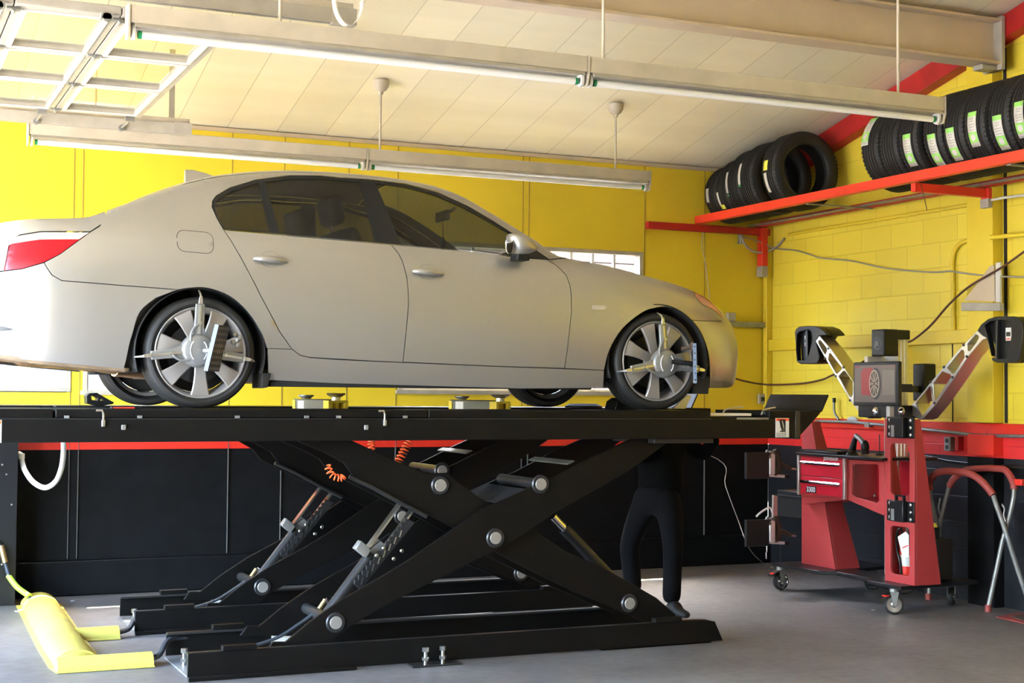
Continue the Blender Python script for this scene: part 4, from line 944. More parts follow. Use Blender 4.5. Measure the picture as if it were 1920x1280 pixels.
dome(MB(), (1.26, 9.53, .003), (1.56, 9.53, .003), .075, .06, .025).build('branch_cover', 'hose_yellow', cv, smooth=50)
for i, (yy, xe, ye) in enumerate(((8.52, 1.9, 8.5), (9.53, 2.1, 9.54))):
    for k in range(2):
        tag(MB().tube(spline([(1.50, yy+.03*k-.02, .035), (1.62, yy+.03*k-.01, .045), (1.72, yy+.15+.03*k, .11), (1.9, yy+.2+.03*k, .10), (2.3, yy+.2+.03*k, .06)], 6), .013, 8).build('hydraulic_line', 'rubber_blue', smooth=60), 'black hydraulic hose leaving the %s yellow branch cover, %s of the pair' % ('nearer' if i == 0 else 'farther', 'the nearer' if k == 0 else 'the farther'), 'hose', 'hoses from the %s yellow branch' % ('nearer' if i == 0 else 'farther'))
# ================================================================ FLUORESCENT LIGHTS
def light_run(Y, X0, X1, label, rods):
    t = thing('fluorescent_light', label, 'ceiling light', (X0, Y, 3.4))
    L = (X1-X0)/2
    for k in range(2):
        a = X0+L*k+.006; b = X0+L*(k+1)-.006
        h = MB().slab([(a, Y-.045, 3.405), (a, Y+.045, 3.405), (a, Y+.045, 3.318), (a, Y-.045, 3.318)], (b-a, 0, 0)).build('housing', 'cream', t, bevel=.004)
        MB().slab([(a+.02, Y-.045, 3.3175), (a+.02, Y+.045, 3.3175), (a+.02, Y+.06, 3.298), (a+.02, Y+.055, 3.296), (a+.02, Y+.03, 3.308), (a+.02, Y-.03, 3.308), (a+.02, Y-.055, 3.296), (a+.02, Y-.06, 3.298)], (b-a-.04, 0, 0)).build('reflector', 'frame_white', h)
        MB().cyl((a+.06, Y, 3.272), (b-.06, Y, 3.272), .0195, 20).build('tube', 'tube_white', t)
        for x, s_ in ((a+.042, 1), (b-.042, -1)):
            MB().cyl((x, Y, 3.272), (x+s_*.018, Y, 3.272), .0197, 16).build('tube_cap', 'green', t)
            pts = rrect(0, 3.285, .062, .085, .03, 6)
            MB().slab([(x-s_*.012, Y+q[0], q[1]) for q in pts], (-s_*.018, 0, 0)).build('socket', 'label_white', t, bevel=.003)
    for x in (X0, X0+L, X1):
        MB().slab([(x-.004, Y-.05, 3.41), (x-.004, Y+.05, 3.41), (x-.004, Y+.05, 3.30), (x-.004, Y+.03, 3.245), (x-.004, Y-.03, 3.245), (x-.004, Y-.05, 3.30)], (.008, 0, 0)).build('end_plate', 'cream', t)
    for x in rods:
        zc = ceil_z(Y)
        r = MB().cyl((x, Y, 3.405), (x, Y, zc-.03), .009, 12).build('hanging_rod', 'cream', t)
        MB().lathe([(.001,-.095),(.018,-.095),(.022,-.075),(.045,-.06),(.062,-.03),(.066,.012),(.001,.012)], (x, Y, zc-.012), (0,0,1), 28).build('canopy', 'cream', r)
light_run(7.09, 1.155, 6.07, 'near double fluorescent strip light hanging above the car roof', [wy(7.09, 1131, 100)[0], wy(7.09, 1684, 150)[0], 1.9])
light_run(10.5, 1.049, 5.938, 'far double fluorescent strip light hanging by the yellow back wall', [wy(10.5, 713, 230)[0], wy(10.5, 1154, 280)[0], 1.5])
# ================================================================ OPEN OVERHEAD DOOR
glassmat('door_glass', (.98,.985,.97), rough=.02)
ZD = 3.40
od = thing('overhead_garage_door', 'raised glazed sectional garage door lying flat under the ceiling', 'garage door', (.5, 8.8, ZD))
xr = 1.72; secs = [1.155, .655, .12, -.42, -.96]; ys = [7.32, 8.20, 9.02, 9.90]
edges = [xr]+secs
for i in range(len(secs)):
    a = edges[i+1]+.003; b = edges[i]-.003
    fr = MB()
    o_ = [(a, ys[0]-.06, ZD), (b, ys[0]-.06, ZD), (b, ys[-1]+.06, ZD), (a, ys[-1]+.06, ZD)]
    hs = [[(a+.055, ys[k]+.035, ZD), (b-.055, ys[k]+.035, ZD), (b-.055, ys[k+1]-.035, ZD), (a+.055, ys[k+1]-.035, ZD)] for k in range(3)]
    f = fr.frame(o_, hs, (0, 0, .045)).build('door_section', 'frame_white', od, bevel=.004)
    for h in hs:
        MB().frame([(h[0][0]-.012, h[0][1]-.012, ZD-.008), (h[1][0]+.012, h[1][1]-.012, ZD-.008), (h[2][0]+.012, h[2][1]+.012, ZD-.008), (h[3][0]-.012, h[3][1]+.012, ZD-.008)], [[(q[0]+.008*(1 if j in (0,3) else -1), q[1]+.008*(1 if j < 2 else -1), ZD-.008) for j, q in enumerate(h)]], (0,0,.0078)).build('glazing_bead', 'label_white', f)
        MB().box((h[0][0]-.01, h[0][1]-.01, ZD+.018), (h[2][0]+.01, h[2][1]+.01, ZD+.023)).build('pane', 'door_glass', f)
    for y in (ys[1]+.0, ys[2]+.0, ys[0]+.02, ys[3]-.02):
        if i < len(secs)-1: MB().box((a-.035, y-.025, ZD-.012), (a+.035, y+.025, ZD-.001)).cyl((a, y-.03, ZD-.014), (a, y+.03, ZD-.014), .010, 8).build('hinge', 'galv', f)
    for y, s_ in ((ys[0]-.06, -1), (ys[-1]+.06, 1)):
        MB().box((b-.10, y-.02, ZD-.03), (b-.04, y+.02, ZD-.001)).cyl((b-.07, y, ZD-.02), (b-.07, y+s_*(.33 if s_ > 0 else .0), ZD-.02), .007, 8).cyl((b-.07, y+s_*(.31 if s_ > 0 else .0), ZD-.02), (b-.07, y+s_*(.35 if s_ > 0 else .02), ZD-.02), .022, 14).build('roller_bracket', 'galv', f)
def track(Y, x1, nm, label, ZD=ZD):
    tr = thing('door_track', label, 'door track', (.5, Y, ZD))
    prof = [(-.028, .045), (-.028, -.03), (-.008, -.03), (-.008, -.024), (-.022, -.024), (-.022, .039), (.022, .039), (.022, -.024), (.008, -.024), (.008, -.03), (.028, -.03), (.028, .045)]
    MB().slab([(-1.95, Y+a, ZD+b) for a, b in prof], (x1+1.95, 0, 0)).build('rail', 'frame_white', tr)
    MB().box((-1.95, Y-.003, ZD+.046), (x1, Y+.003, ZD+.085)).build('angle_iron', 'cream', tr)
    for x in (x1-.12, x1-1.6):
        zc = ceil_z(Y)
        MB().box((x-.02, Y+.03, ZD-.0), (x+.02, Y+.034, zc)).build('hanger_strap', 'frame_white', tr)
    MB().box((x1-.12, Y-.035, ZD-.035), (x1+.01, Y+.035, ZD+.05)).build('end_bracket', 'galv' if nm else 'frame_white', tr)
    return tr
track(10.31, 2.12, 0, 'far horizontal track of the raised garage door by the back wall')
tn = track(7.24, 2.33, 0, 'near horizontal track of the raised garage door', 3.505)
# bent flat strap at the near track end
b0 = [V((2.14, 7.02, 3.80)), V((2.145, 7.02, 3.62)), V((2.16, 7.02, 3.50)), V((2.19, 7.03, 3.44)), V((2.235, 7.04, 3.415)), V((2.28, 7.05, 3.445)), V((2.31, 7.06, 3.50)), V((2.315, 7.06, 3.56))]
P = spline(b0, 5); mb = MB(); vs = []
for q in P: vs += [q+V((0,-.025,0)), q+V((.005,-.025,.003)), q+V((.005,.025,.003)), q+V((0,.025,0))]
mb.add(vs, [(i*4+k, i*4+(k+1) % 4, (i+1)*4+(k+1) % 4, (i+1)*4+k) for i in range(len(P)-1) for k in range(4)]+[(0,1,2,3), tuple(range(len(vs)-4, len(vs)))])
mb.build('bent_strap', 'label_white', tn, smooth=60)
MB().box((2.10, 6.99, 3.78), (2.18, 7.10, ceil_z(7.0))).build('strap_hanger', 'frame_white', tn)
# ================================================================ TYRE SHELF
mat('shelf_red', (.85,.045,.02), .4, noise=.08)
sh = thing('tyre_shelf', 'long red steel tyre shelf along the right wall', 'shelf', (7.4, 9.2, 3.18))
MB().box((7.045, 5.6, 3.145), (7.052, YB-.02, 3.215)).box((7.052, 5.6, 3.145), (7.11, YB-.02, 3.151)).build('front_rail', 'shelf_red', sh)
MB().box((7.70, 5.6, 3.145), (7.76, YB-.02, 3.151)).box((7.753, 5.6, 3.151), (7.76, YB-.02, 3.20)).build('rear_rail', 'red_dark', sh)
MB().box((7.62, 5.6, 3.152), (7.70, YB-.02, 3.160)).build('support_board', 'galv', sh)
for y in (9.9, 7.6): MB().box((7.09, y-.02, 3.135), (7.75, y+.02, 3.1445)).build('cross_bar', 'galv', sh)
for i, (y, x0, z) in enumerate(((YB-.05, wy(YB-.05, 1212, 420)[0], 3.10), (8.55, 7.06, 3.10))):
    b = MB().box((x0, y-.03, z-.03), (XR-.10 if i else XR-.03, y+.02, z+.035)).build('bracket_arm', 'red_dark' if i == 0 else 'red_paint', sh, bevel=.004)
    MB().box((XR-.14, y-.05, z-(.05 if i else .36)), (XR-.104 if i else XR-.075, y+.03, z+.04)).build('bracket_post', 'red_paint', b, bevel=.003)
    MB().box((XR-.145, y-.055, z-(.11 if i else .42)), (XR-.104 if i else XR-.075, y+.035, z-(.04 if i else .32))).build('bracket_foot', 'frame_white', b, bevel=.004)
# ================================================================ TYRES ON THE SHELF
TR = .325; TX = 7.40; TZ = 3.16+TR
def tyre_mesh(Rr=TR, w_=.215, ri=.215):
    h = w_/2
    prof = [(ri, -h*.80), (ri+.012, -h*.92), (ri+.05, -h*1.0), (Rr-.045, -h*.98), (Rr-.015, -h*.88), (Rr-.004, -h*.76)]
    for g in (-.55, -.28, 0, .28, .55):
        prof += [(Rr, h*g-.010), (Rr-.008, h*g-.006), (Rr-.008, h*g+.006), (Rr, h*g+.010)]
    prof += [(Rr-.004, h*.76), (Rr-.015, h*.88), (Rr-.045, h*.98), (ri+.05, h*1.0), (ri+.012, h*.92), (ri, h*.80), (ri-.004, h*.7), (ri+.04, h*.78), (Rr-.03, h*.7), (Rr-.018, h*.4), (Rr-.018, -h*.4), (Rr-.03, -h*.7), (ri+.04, -h*.78), (ri-.004, -h*.7)]
    mb = MB().lathe(prof, (0,0,0), (0,1,0), 72, close=True)
    # tread sipes: small raised blocks on both shoulders
    for k in range(60):
        a = 2*pi*k/60; R = Matrix.Rotation(a, 3, 'Y')
        for s_ in (-1, 1):
            q = [R @ V(p) for p in ((Rr-.003, s_*h*.66, -.010), (Rr-.003, s_*h*.66, .010), (Rr-.013, s_*h*.93, .010), (Rr-.013, s_*h*.93, -.010))]
            n = R @ V((.0012, 0, 0)); mb.add(q+[p+n for p in q], [(4,5,6,7),(0,1,5,4),(1,2,6,5),(2,3,7,6),(3,0,4,7)])
    return mb
tm = tyre_mesh(); t0 = tm.build('tyre', 'rubber', smooth=35); me_t = t0.data; bpy.data.objects.remove(t0)
def sticker(par, a, yoff, L, wd, m, nm='sticker', r=TR+.0025, lab=None):
    vs = []; n = 8
    for i in range(n+1):
        t = a+(i/n-.5)*L/r
        for s_ in (-.5, .5): vs.append((-r*cos(t), yoff+s_*wd, r*sin(t)))
    o = MB().add(vs, [(i*2, i*2+1, i*2+3, i*2+2) for i in range(n)]).build(nm, m, None, solid=.001); o.parent = par
    if lab: o['label'] = lab
    return o
def hit(px, py, R=TR):
    """photo pixel on a shelf tyre's tread -> (angle, Y)"""
    X = TX-R
    for _ in range(20):
        p = wx(X, px, py); s_ = max(-.98, min(.98, (p[2]-TZ)/R)); X = .5*X+.5*(TX-R*cos(math.asin(s_)))
    return math.asin(s_), p[1]
def shelf_tyre(Y, label, group, tilt=0, yaw=0, sc=1, dx=0):
    o = bpy.data.objects.new('tyre', me_t); S.collection.objects.link(o)
    o.location = (TX+dx, Y, 3.16+TR*sc); o.rotation_euler = (radians(tilt), 0, radians(yaw)); o.scale = (sc, 1, sc)
    return tag(o, label, 'tyre', group)
gA = 'loose tyres at the corner end of the red shelf'; gB = 'labelled new tyres in the long row on the red shelf'
LA = ['black tyre touching the back wall, farthest in the corner, white barcode label', 'second black tyre from the corner, white label with a yellow square low down', 'third black tyre from the corner, white label with green end', 'fourth black tyre from the corner, leaning, slim white label high on its tread', 'black tyre with bright yellow square label, nearest of the corner group']
ty = []
for i, Y in enumerate((11.47, 11.25, 11.02, 10.795, 10.43)): ty.append(shelf_tyre(Y, LA[i], gA, 0, 0, (.82,.88,.96,1.0,1.04)[i]))
def put(i_t, px, py, L, wd, m, nm='sticker', lab=None):
    t = ty[i_t]; a, Y = hit(px, py); return sticker(t, a, max(-.09, min(.09, Y-t.location.y)), L, wd, m, nm, TR+.0025, lab)
put(0, 1316, 355, .16, .045, 'label_white'); put(1, 1341, 368, .15, .03, 'label_white'); put(1, 1351, 384, .05, .06, 'sticker_yellow', 'price_square', 'yellow square')
put(2, 1358, 340, .20, .03, 'label_white'); put(3, 1382, 328, .20, .035, 'label_white')
put(4, 1438, 313, .085, .06, 'sticker_yellow', 'price_square', 'yellow square'); put(4, 1440, 345, .17, .04, 'label_white')
put(2, 1360, 365, .02, .03, 'green', 'label_end'); put(3, 1384, 349, .02, .035, 'green', 'label_end')
ords = ['first tyre of the long row at its corner end, label on its left edge', 'second labelled tyre of the long row, label half hidden behind the light fitting', 'third tyre of the long row, label low just right of the light socket\'s end', 'fourth tyre of the long row, low label touching the red rail', 'fifth tyre of the long row, label slightly higher than its left neighbour', 'sixth tyre of the long row, label high on the tread', 'seventh tyre of the long row, label lower than both neighbours', 'eighth tyre of the long row, label at the right edge of the photo', 'ninth tyre of the long row, cut by the right edge of the photo']
sp = [(1614,248),(1655,205),(1703,283),(1752,283),(1786,272),(1823,243),(1874,250),(1911,225)]
tb = []
for i in range(9):
    Y = hit(*sp[i])[1] if i < 8 else 7.25
    if i == 0: Y -= .02
    tb.append(Y)
tb[1] = tb[2]+.225; tb[0] = tb[1]+.225
for i in range(3, 9): tb[i] = min(tb[i], tb[i-1]-.218)
for i in range(9):
    o = shelf_tyre(tb[i], ords[i], gB); 
    if i < 8:
        a, Y = hit(*sp[i]); y_ = max(-.045, min(.045, Y-tb[i]))
        s0 = sticker(o, a, y_, .25, .085, 'label_white', lab='white and green tyre label')
        for (da, dl, c) in ((.108, .035, 'sticker_green'), (-.055, .075, 'sticker_green')):
            g_ = sticker(s0, a+da/TR, y_, dl, .083, c, 'green_band', TR+.0042)
        for k, (da, wd) in enumerate(((.075,.04),(.058,.03),(.035,.06),(.018,.05),(-.002,.045),(-.10,.05),(-.112,.055))):
            sticker(s0, a+da/TR, y_, .005, wd, 'wire_grey', 'print_line', TR+.0046)
        c = V((-cos(a-.055/TR)*(TR+.0055), y_, sin(a-.055/TR)*(TR+.0055))); MB().lathe([(.001,0),(.024,0),(.024,.001),(.001,.001)], c, c-V((0,y_,0)), 18).build('round_mark', 'label_white', None).parent = s0
# ================================================================ ALIGNMENT MACHINE
am = thing('wheel_alignment_machine', 'red wheeled alignment console with raised camera arms and monitor', 'alignment machine', (7.15, 9.1, 0))
XF = 6.95
def fx(X, *L): return [tuple(wx(X, x, y)) for x, y in L]
def o3(ox, oy, s_, L): return [(ox+x/s_, oy+y/s_) for x, y in L]
# base plate and casters
ZB = .185
bp_ = MB().slab([(6.84, 8.42, ZB), (7.62, 8.50, ZB), (7.62, 8.86, ZB), (7.20, 8.95, ZB), (7.20, 9.40, ZB), (7.62, 9.50, ZB), (7.62, 9.98, ZB), (6.84, 10.02, ZB), (6.84, 9.40, ZB), (6.95, 9.30, ZB), (6.95, 8.90, ZB), (6.84, 8.80, ZB)], (0,0,.028)).build('base_plate', 'black_plastic', am, bevel=.004)
for i, (x, y, rot) in enumerate(((6.86, 9.93, 20), (6.87, 8.53, -10), (7.56, 8.72, 60), (7.57, 9.67, 10))):
    Rz = Matrix.Rotation(radians(rot), 3, 'Z'); ax = Rz @ V((.35, 1, 0)).normalized(); c = V((x, y, .068)); fw = Rz @ V((1, -.35, 0)).normalized()
    cs = MB().cyl((x, y, .160), (x, y, .184), .032, 16).build('caster', 'galv', am)
    MB().lathe([(.056,-.02),(.064,-.018),(.068,-.010),(.068,.010),(.064,.018),(.056,.02)], c, ax, 32).build('caster_tyre', 'rubber', cs)
    MB().lathe([(.001,-.012),(.018,-.020),(.022,-.008),(.052,-.010),(.057,-.018),(.057,.018),(.052,.010),(.022,.008),(.018,.020),(.001,.012)], c, ax, 28).build('caster_wheel', 'chrome', cs)
    for s_ in (-1, 1): MB().slab([c+ax*s_*.026+fw*.012-V((0,0,.01)), c+ax*s_*.026-fw*.012-V((0,0,.01)), c+ax*s_*.026-fw*.03+V((0,0,.095)), c+ax*s_*.026+fw*.03+V((0,0,.095))], ax*.004*s_).build('fork', 'galv', cs)
    if i < 2:
        MB().slab([c+fw*-.03+ax*.03+V((0,0,.08)), c+fw*-.03-ax*.03+V((0,0,.08)), c-fw*.10-ax*.03+V((0,0,.045)), c-fw*.10+ax*.03+V((0,0,.045))], (0,0,.012)).build('brake_pedal', 'black_plastic', cs)
        MB().box((c.x-.09, c.y-.02, c.z+.062), (c.x-.06, c.y+.02, c.z+.072)).build('brake_tab', 'red_paint', cs)
# towers
def tower(o, hs, side_pts, nm_lab):
    d = .02
    t = MB().frame(o, hs, (d, 0, 0)).build('tower_front', 'machine_red', am, bevel=.002); return t
RT = fx(XF, (1659,1087), (1715,1092), (1713,786), (1711,784), (1659,784)); 
y1 = RT[1][1]; y0 = RT[0][1]; zb = .214; zt = 1.405
o_ = [(XF, y0, zb), (XF, y1, zb), (XF, y1, zt), (XF, y0, zt)]
def rw(cx, cy, w_, h, r): return [(XF, a, b) for a, b in rrect(cx, cy, w_, h, r)]
wm = wx(XF, 1687, 880); wl = wx(XF, 1687, 1032); wd = abs(wx(XF, 1669, 880)[1]-wx(XF, 1705, 880)[1]); 
h1 = wx(XF, 1687, 831)[2]-wx(XF, 1687, 928)[2]; h2 = wx(XF, 1687, 987)[2]-wx(XF, 1687, 1078)[2]
tw = tower(o_, [rw(wm[1], wm[2], wd, h1, .035), rw(wl[1], wl[2], wd, h2, .035)], None, '')
MB().slab([(XF+.021, y1, zb), (XF+.021, y1, zt), (XF+.055, y1, zt), (7.19, y1, zb)], (0, .012, 0)).build('tower_side', 'machine_red', am, bevel=.002)
MB().slab([(XF+.021, y0-.012, zb), (XF+.021, y0-.012, zt), (XF+.055, y0-.012, zt), (7.19, y0-.012, zb)], (0, .012, 0)).build('tower_side', 'machine_red', am, bevel=.002)
# left tower
lb = fx(7.02, (1503,1060), (1566,1064), (1522,788), (1504,801))
yl0 = lb[0][1]; yl1 = lb[1][1]; yl2 = lb[2][1]
MB().slab([(7.02, yl0, zb), (7.02, yl1, zb), (7.02, yl2, 1.36), (7.02, yl0, 1.32)], (.02, 0, 0)).build('tower_front', 'machine_red', am, bevel=.002)
MB().slab([(7.041, yl1, zb), (7.041, yl2, 1.36), (7.10, yl2, 1.36), (7.26, yl1, zb)], (0, .012, 0)).build('tower_side', 'machine_red', am, bevel=.002)
MB().box((7.041, yl0-.012, zb), (7.12, yl0, 1.32)).build('tower_side', 'machine_red', am)
MB().box((7.10, yl2+.02, 1.0), (7.106, yl2+.03, 1.36)).build('edge_strip', 'brass', am)
# drawer cabinet
a_ = wx(6.93, 1496, 850); b_ = wx(6.93, 1586, 862); ya = a_[1]; yb = b_[1]; zc0 = wx(6.93, 1496, 925)[2]; zc1 = 1.092
cbn = MB().box((6.94, yb, zc0-.01), (7.36, ya, zc1)).build('drawer_cabinet', 'machine_red', am, bevel=.003)
MB().slab([(6.96, ya-.02, zc0-.011), (6.96, yb+.06, zc0-.011), (6.96, ya-.02, zc0-.085)], (.35, 0, 0)).build('under_gusset', 'machine_red', cbn)
for yy in (ya-.001, yb+.028): MB().box((6.918, yy-.027, zc0-.008), (6.939, yy, zc1)).build('corner_post', 'alu', cbn, bevel=.004)
zm = (zc0+zc1)/2-.005
for k, (z0, z1) in enumerate(((zm+.004, zc1-.012), (zc0+.008, zm-.004))):
    d_ = MB().box((6.928, yb+.035, z0), (6.9395, ya-.045, z1)).build('drawer', 'drawer_red', cbn, bevel=.002)
    zz = wx(6.92, 1535, 869 if k == 0 else 905)[2]
    MB().slab([(6.926, ya-.055, zz-.014), (6.912, ya-.055, zz-.010), (6.908, ya-.055, zz+.004), (6.914, ya-.055, zz+.013), (6.927, ya-.055, zz+.013)], (0, -(ya-yb-.115), 0)).build('drawer_handle', 'chrome', d_)
    if k == 0: dtop = d_
    else: dbot = d_
RY = Matrix(((0, 0, -1), (-1, 0, 0), (0, 1, 0)))   # text plane facing -x, reading towards -y
p = wx(6.926, 1544, 861)
tt_ = text('maker_lettering', 'JohnBean', .050, 'white', dtop, (6.927, p[1]+.0, p[2]-.004), RY, .001)
p = wx(6.926, 1512, 921)
MB().slab([(6.9275, p[1]+.010, p[2]-.008), (6.9275, p[1]-.130, p[2]-.008), (6.9275, p[1]-.130, p[2]+.046), (6.9275, p[1]-.002, p[2]+.046)], (-.0008, 0, 0)).build('model_plate', 'text_black', dbot)
text('model_number', '3300', .058, 'white', dbot, (6.926, p[1], p[2]), RY, .0008)
MB().box((6.90, yb-.47, zc1+.001), (7.42, ya+.0, zc1+.022)).build('worktop', 'black_plastic', am, bevel=.004)
# open frame panel between cabinet and right tower
q = [(XF, yb-.004, zc1-.01), (XF, y0+.003, zc1+.0-.01), (XF, y0+.003, wx(XF, 1660, 967)[2]), (XF, yb-.004, wx(XF, 1587, 937)[2])]
hp = fx(XF, *[(1597,874), (1600,870), (1644,870), (1648,874), (1648,938), (1644,943), (1602,931), (1597,926)])
MB().frame(q, [hp], (.02, 0, 0)).build('side_panel', 'machine_red', am, bevel=.002)
MB().slab([(7.22, yb-.004, zc1-.01), (7.22, y0, zc1-.01), (7.22, y0, q[2][2]), (7.22, yb-.004, q[3][2])], (.01, 0, 0)).slab([(6.971, yb-.004, q[3][2]), (7.22, yb-.004, q[3][2]), (7.22, y0, q[2][2]), (6.971, y0, q[2][2])], (0,0,.01)).build('inner_box', 'drawer_red', am)
c = wx(7.2, 1640, 929); MB().ball(tuple(c), .014, 12, 8).build('knob', 'steel', am)
# black clip holders on the right tower
for (px, py, ph) in ((1686,801,37), (1686,958,36)):
    c = wx(XF-.02, px, py); h_ = ph/240.; 
    k_ = MB().box((XF-.050, c[1]-.075, c[2]-h_*.5), (XF-.001, c[1]+.075, c[2]+h_*.5)).build('wheel_clamp_holder', 'black_plastic', am, bevel=.006)
    for s_ in (-1, 1):
        MB().box((XF-.012, c[1]+s_*.115-.035, c[2]-h_*.5), (XF-.001, c[1]+s_*.115+.035, c[2]+h_*.5)).build('mounting_flange', 'black_plastic', k_, bevel=.003)
        for j in (-1, 0, 1): MB().ball((XF-.014, c[1]+s_*.115, c[2]+j*.052), (.006,.013,.013), 12, 8).build('screw', 'steel', k_)
    MB().box((XF-.0508, c[1]+.02, c[2]-h_*.45), (XF-.0502, c[1]+.055, c[2]+h_*.1)).build('slot', 'galv', k_)
c = wx(XF-.04, 1690, 938); MB().frame([(XF-.06, c[1]+.05, c[2]-.01), (XF-.06, c[1]-.05, c[2]-.01), (XF-.06, c[1]-.05, c[2]+.04), (XF-.06, c[1]+.05, c[2]+.04)], [[(XF-.06, c[1]+.035, c[2]), (XF-.06, c[1]-.035, c[2]), (XF-.06, c[1]-.035, c[2]+.028), (XF-.06, c[1]+.035, c[2]+.028)]], (.02,0,0)).build('clip_handle', 'black_plastic', am)
# aluminium column
px0 = wy(8.93, 1678, 700)[0]; px1 = wy(8.93, 1698, 700)[0]
co = MB()
for k in range(5): co.box((px0+(px1-px0)*k/5+.002, 8.90+.004*(k % 2), .21), (px0+(px1-px0)*(k+1)/5-.001, 9.06, 2.02))
co = MB().slab([(px0, 8.90, .214), (px0+.02, 8.90, .214), (px0+.024, 8.908, .214), (px0+.034, 8.908, .214), (px0+.038, 8.90, .214), (px0+.052, 8.90, .214), (px0+.056, 8.908, .214), (px0+.066, 8.908, .214), (px0+.07, 8.90, .214), (px1, 8.90, .214), (px1, 9.06, .214), (px0, 9.06, .214)], (0, 0, 1.80)).build('column', 'alu', am, bevel=.003)
# top sensor box with round emblem
X0 = wy(8.9, 1647, 640)[0]; X1 = wy(8.9, 1678, 640)[0]; bx_ = MB().box((7.06, 8.88, 1.872), (7.06+.14, 9.03, 2.075)).build('sensor_box', 'black_plastic', am, bevel=.010, seg=3)
MB().box((px0-.015, 8.885, 2.0), (px1+.008, 9.04, 2.072)).build('column_cap', 'black_plastic', am, bevel=.006)
c = V((7.0595, 8.955, 1.968)); u_ = [(c.x, c.y+.045*cos(2*pi*k/32), c.z+.045*sin(2*pi*k/32)) for k in range(33)]
MB().tube(u_, .0022, 6).build('emblem_ring', 'galv', bx_)
text('emblem_letters', 'JB', .052, 'galv', bx_, (7.0595, 8.955+.032, 1.968-.019), RY, .0006)
MB().box((7.05, 9.06, 1.82), (7.20, 9.10, 1.87)).build('sensor_bracket', 'label_white', am)
# camera beam: two truss arms and heads
XA = 7.27; T_ = .13
R2 = lambda L: fx(XA, *o3(1680, 580, 5.333, L)); L1 = lambda L: fx(XA, *o3(1480, 580, 5.333, L))
def shrink(L, f=.92):
    c = sum((V(q) for q in L), V((0,0,0)))/len(L); return [tuple(c+(V(q)-c)*f) for q in L]
ra = MB().frame(R2([(150,955),(190,922),(350,722),(480,572),(675,348),(812,212),(905,288),(870,300),(722,470),(585,680),(398,945),(280,1085),(235,1102),(160,1060)]),
    [R2([(798,250),(822,262),(826,285),(800,335),(740,415),(715,412),(708,350)]), R2([(507,585),(655,405),(676,412),(684,480),(580,640),(560,640)]), R2([(368,745),(462,620),(540,650),(548,672),(405,895),(382,905)]), R2([(196,940),(215,915),(340,765),(362,925),(355,940),(262,1065)])], (T_, 0, 0)).build('camera_arm', 'alu', am, bevel=.004)
la = MB().frame(L1([(262,318),(300,262),(378,262),(420,330),(420,400),(550,585),(650,735),(740,880),(770,960),(812,985),(785,1092),(722,1062),(665,990),(610,910),(465,672),(360,490)][:2]+[(420,400),(550,585),(650,735),(740,880),(770,960),(812,985),(785,1092),(722,1062),(665,990),(610,910),(465,672),(360,490)]),
    [L1([(290,312),(312,308),(368,380),(376,412),(362,446),(348,440),(288,335)]), L1([(398,438),(412,440),(520,575),(522,600),(478,640),(462,632),(386,500)]), L1([(490,668),(540,612),(562,622),(632,720),(632,850),(618,880),(600,868)]), L1([(650,930),(640,770),(720,905),(715,960)]), L1([(692,1000),(690,985),(755,980),(740,1052),(722,1040)])], (T_, 0, 0)).build('camera_arm', 'alu', am, bevel=.004)
def trims(arm, fn, L):
    for q in L:
        c = fn([q])[0]; MB().cyl((XA-.006, c[1], c[2]), (XA+.01, c[1], c[2]), .010, 10).build('bolt', 'lift_edge', arm)
trims(ra, R2, [(677,355),(710,470),(480,575),(567,678),(348,725),(386,935)]); trims(la, L1, [(390,390),(362,490),(540,580),(466,668),(608,908)])
for fn, outer, hole, rib, lab in (
    (L1, [(52,225),(62,195),(95,170),(180,164),(260,166),(318,190),(352,222),(378,256),(298,264),(262,318),(300,470),(292,510),(270,540),(110,546),(72,522),(64,380)], [(72,250),(100,225),(190,200),(215,225),(228,300),(200,420),(172,508),(80,512),(70,400)], [(150,215),(168,210),(172,470),(150,470)], (132,312)),
    (R2, [(812,212),(850,150),(920,95),(1000,70),(1180,68),(1235,90),(1265,140),(1270,250),(1235,500),(1190,530),(1010,533),(962,510),(930,360),(905,285),(862,262)], [(885,160),(940,118),(1060,105),(1150,118),(1165,200),(1130,400),(1100,490),(1000,495),(955,480),(930,330),(910,240)], [(985,110),(1003,110),(995,495),(975,495)], (1080,245))):
    O = fn(outer); Hh = fn(hole)
    hd = MB().frame(O, [Hh], (.045, 0, 0)).build('camera_head', 'black_plastic', am, bevel=.008, seg=3)
    MB().slab([(q[0]+.0455, q[1], q[2]) for q in O], (.15, 0, 0)).build('head_shell', 'black_plastic', hd, bevel=.015, seg=3)
    MB().slab([(q[0]+.012, q[1], q[2]) for q in fn(rib)], (.03, 0, 0)).build('rib', 'lift_edge', hd)
    c = fn([lab])[0]
    k_ = MB().box((c[0]+.039, c[1]-.026, c[2]-.045), (c[0]+.045, c[1]+.026, c[2]+.045)).build('sensor_label', 'label_white', hd)
    MB().box((c[0]+.0375, c[1]-.02, c[2]-.015), (c[0]+.0388, c[1]+.02, c[2]+.015)).build('sensor_eye', 'text_black', k_)
    MB().box((c[0]+.0375, c[1]-.02, c[2]-.038), (c[0]+.0388, c[1]+.02, c[2]-.03)).build('red_mark', 'red_paint', k_)
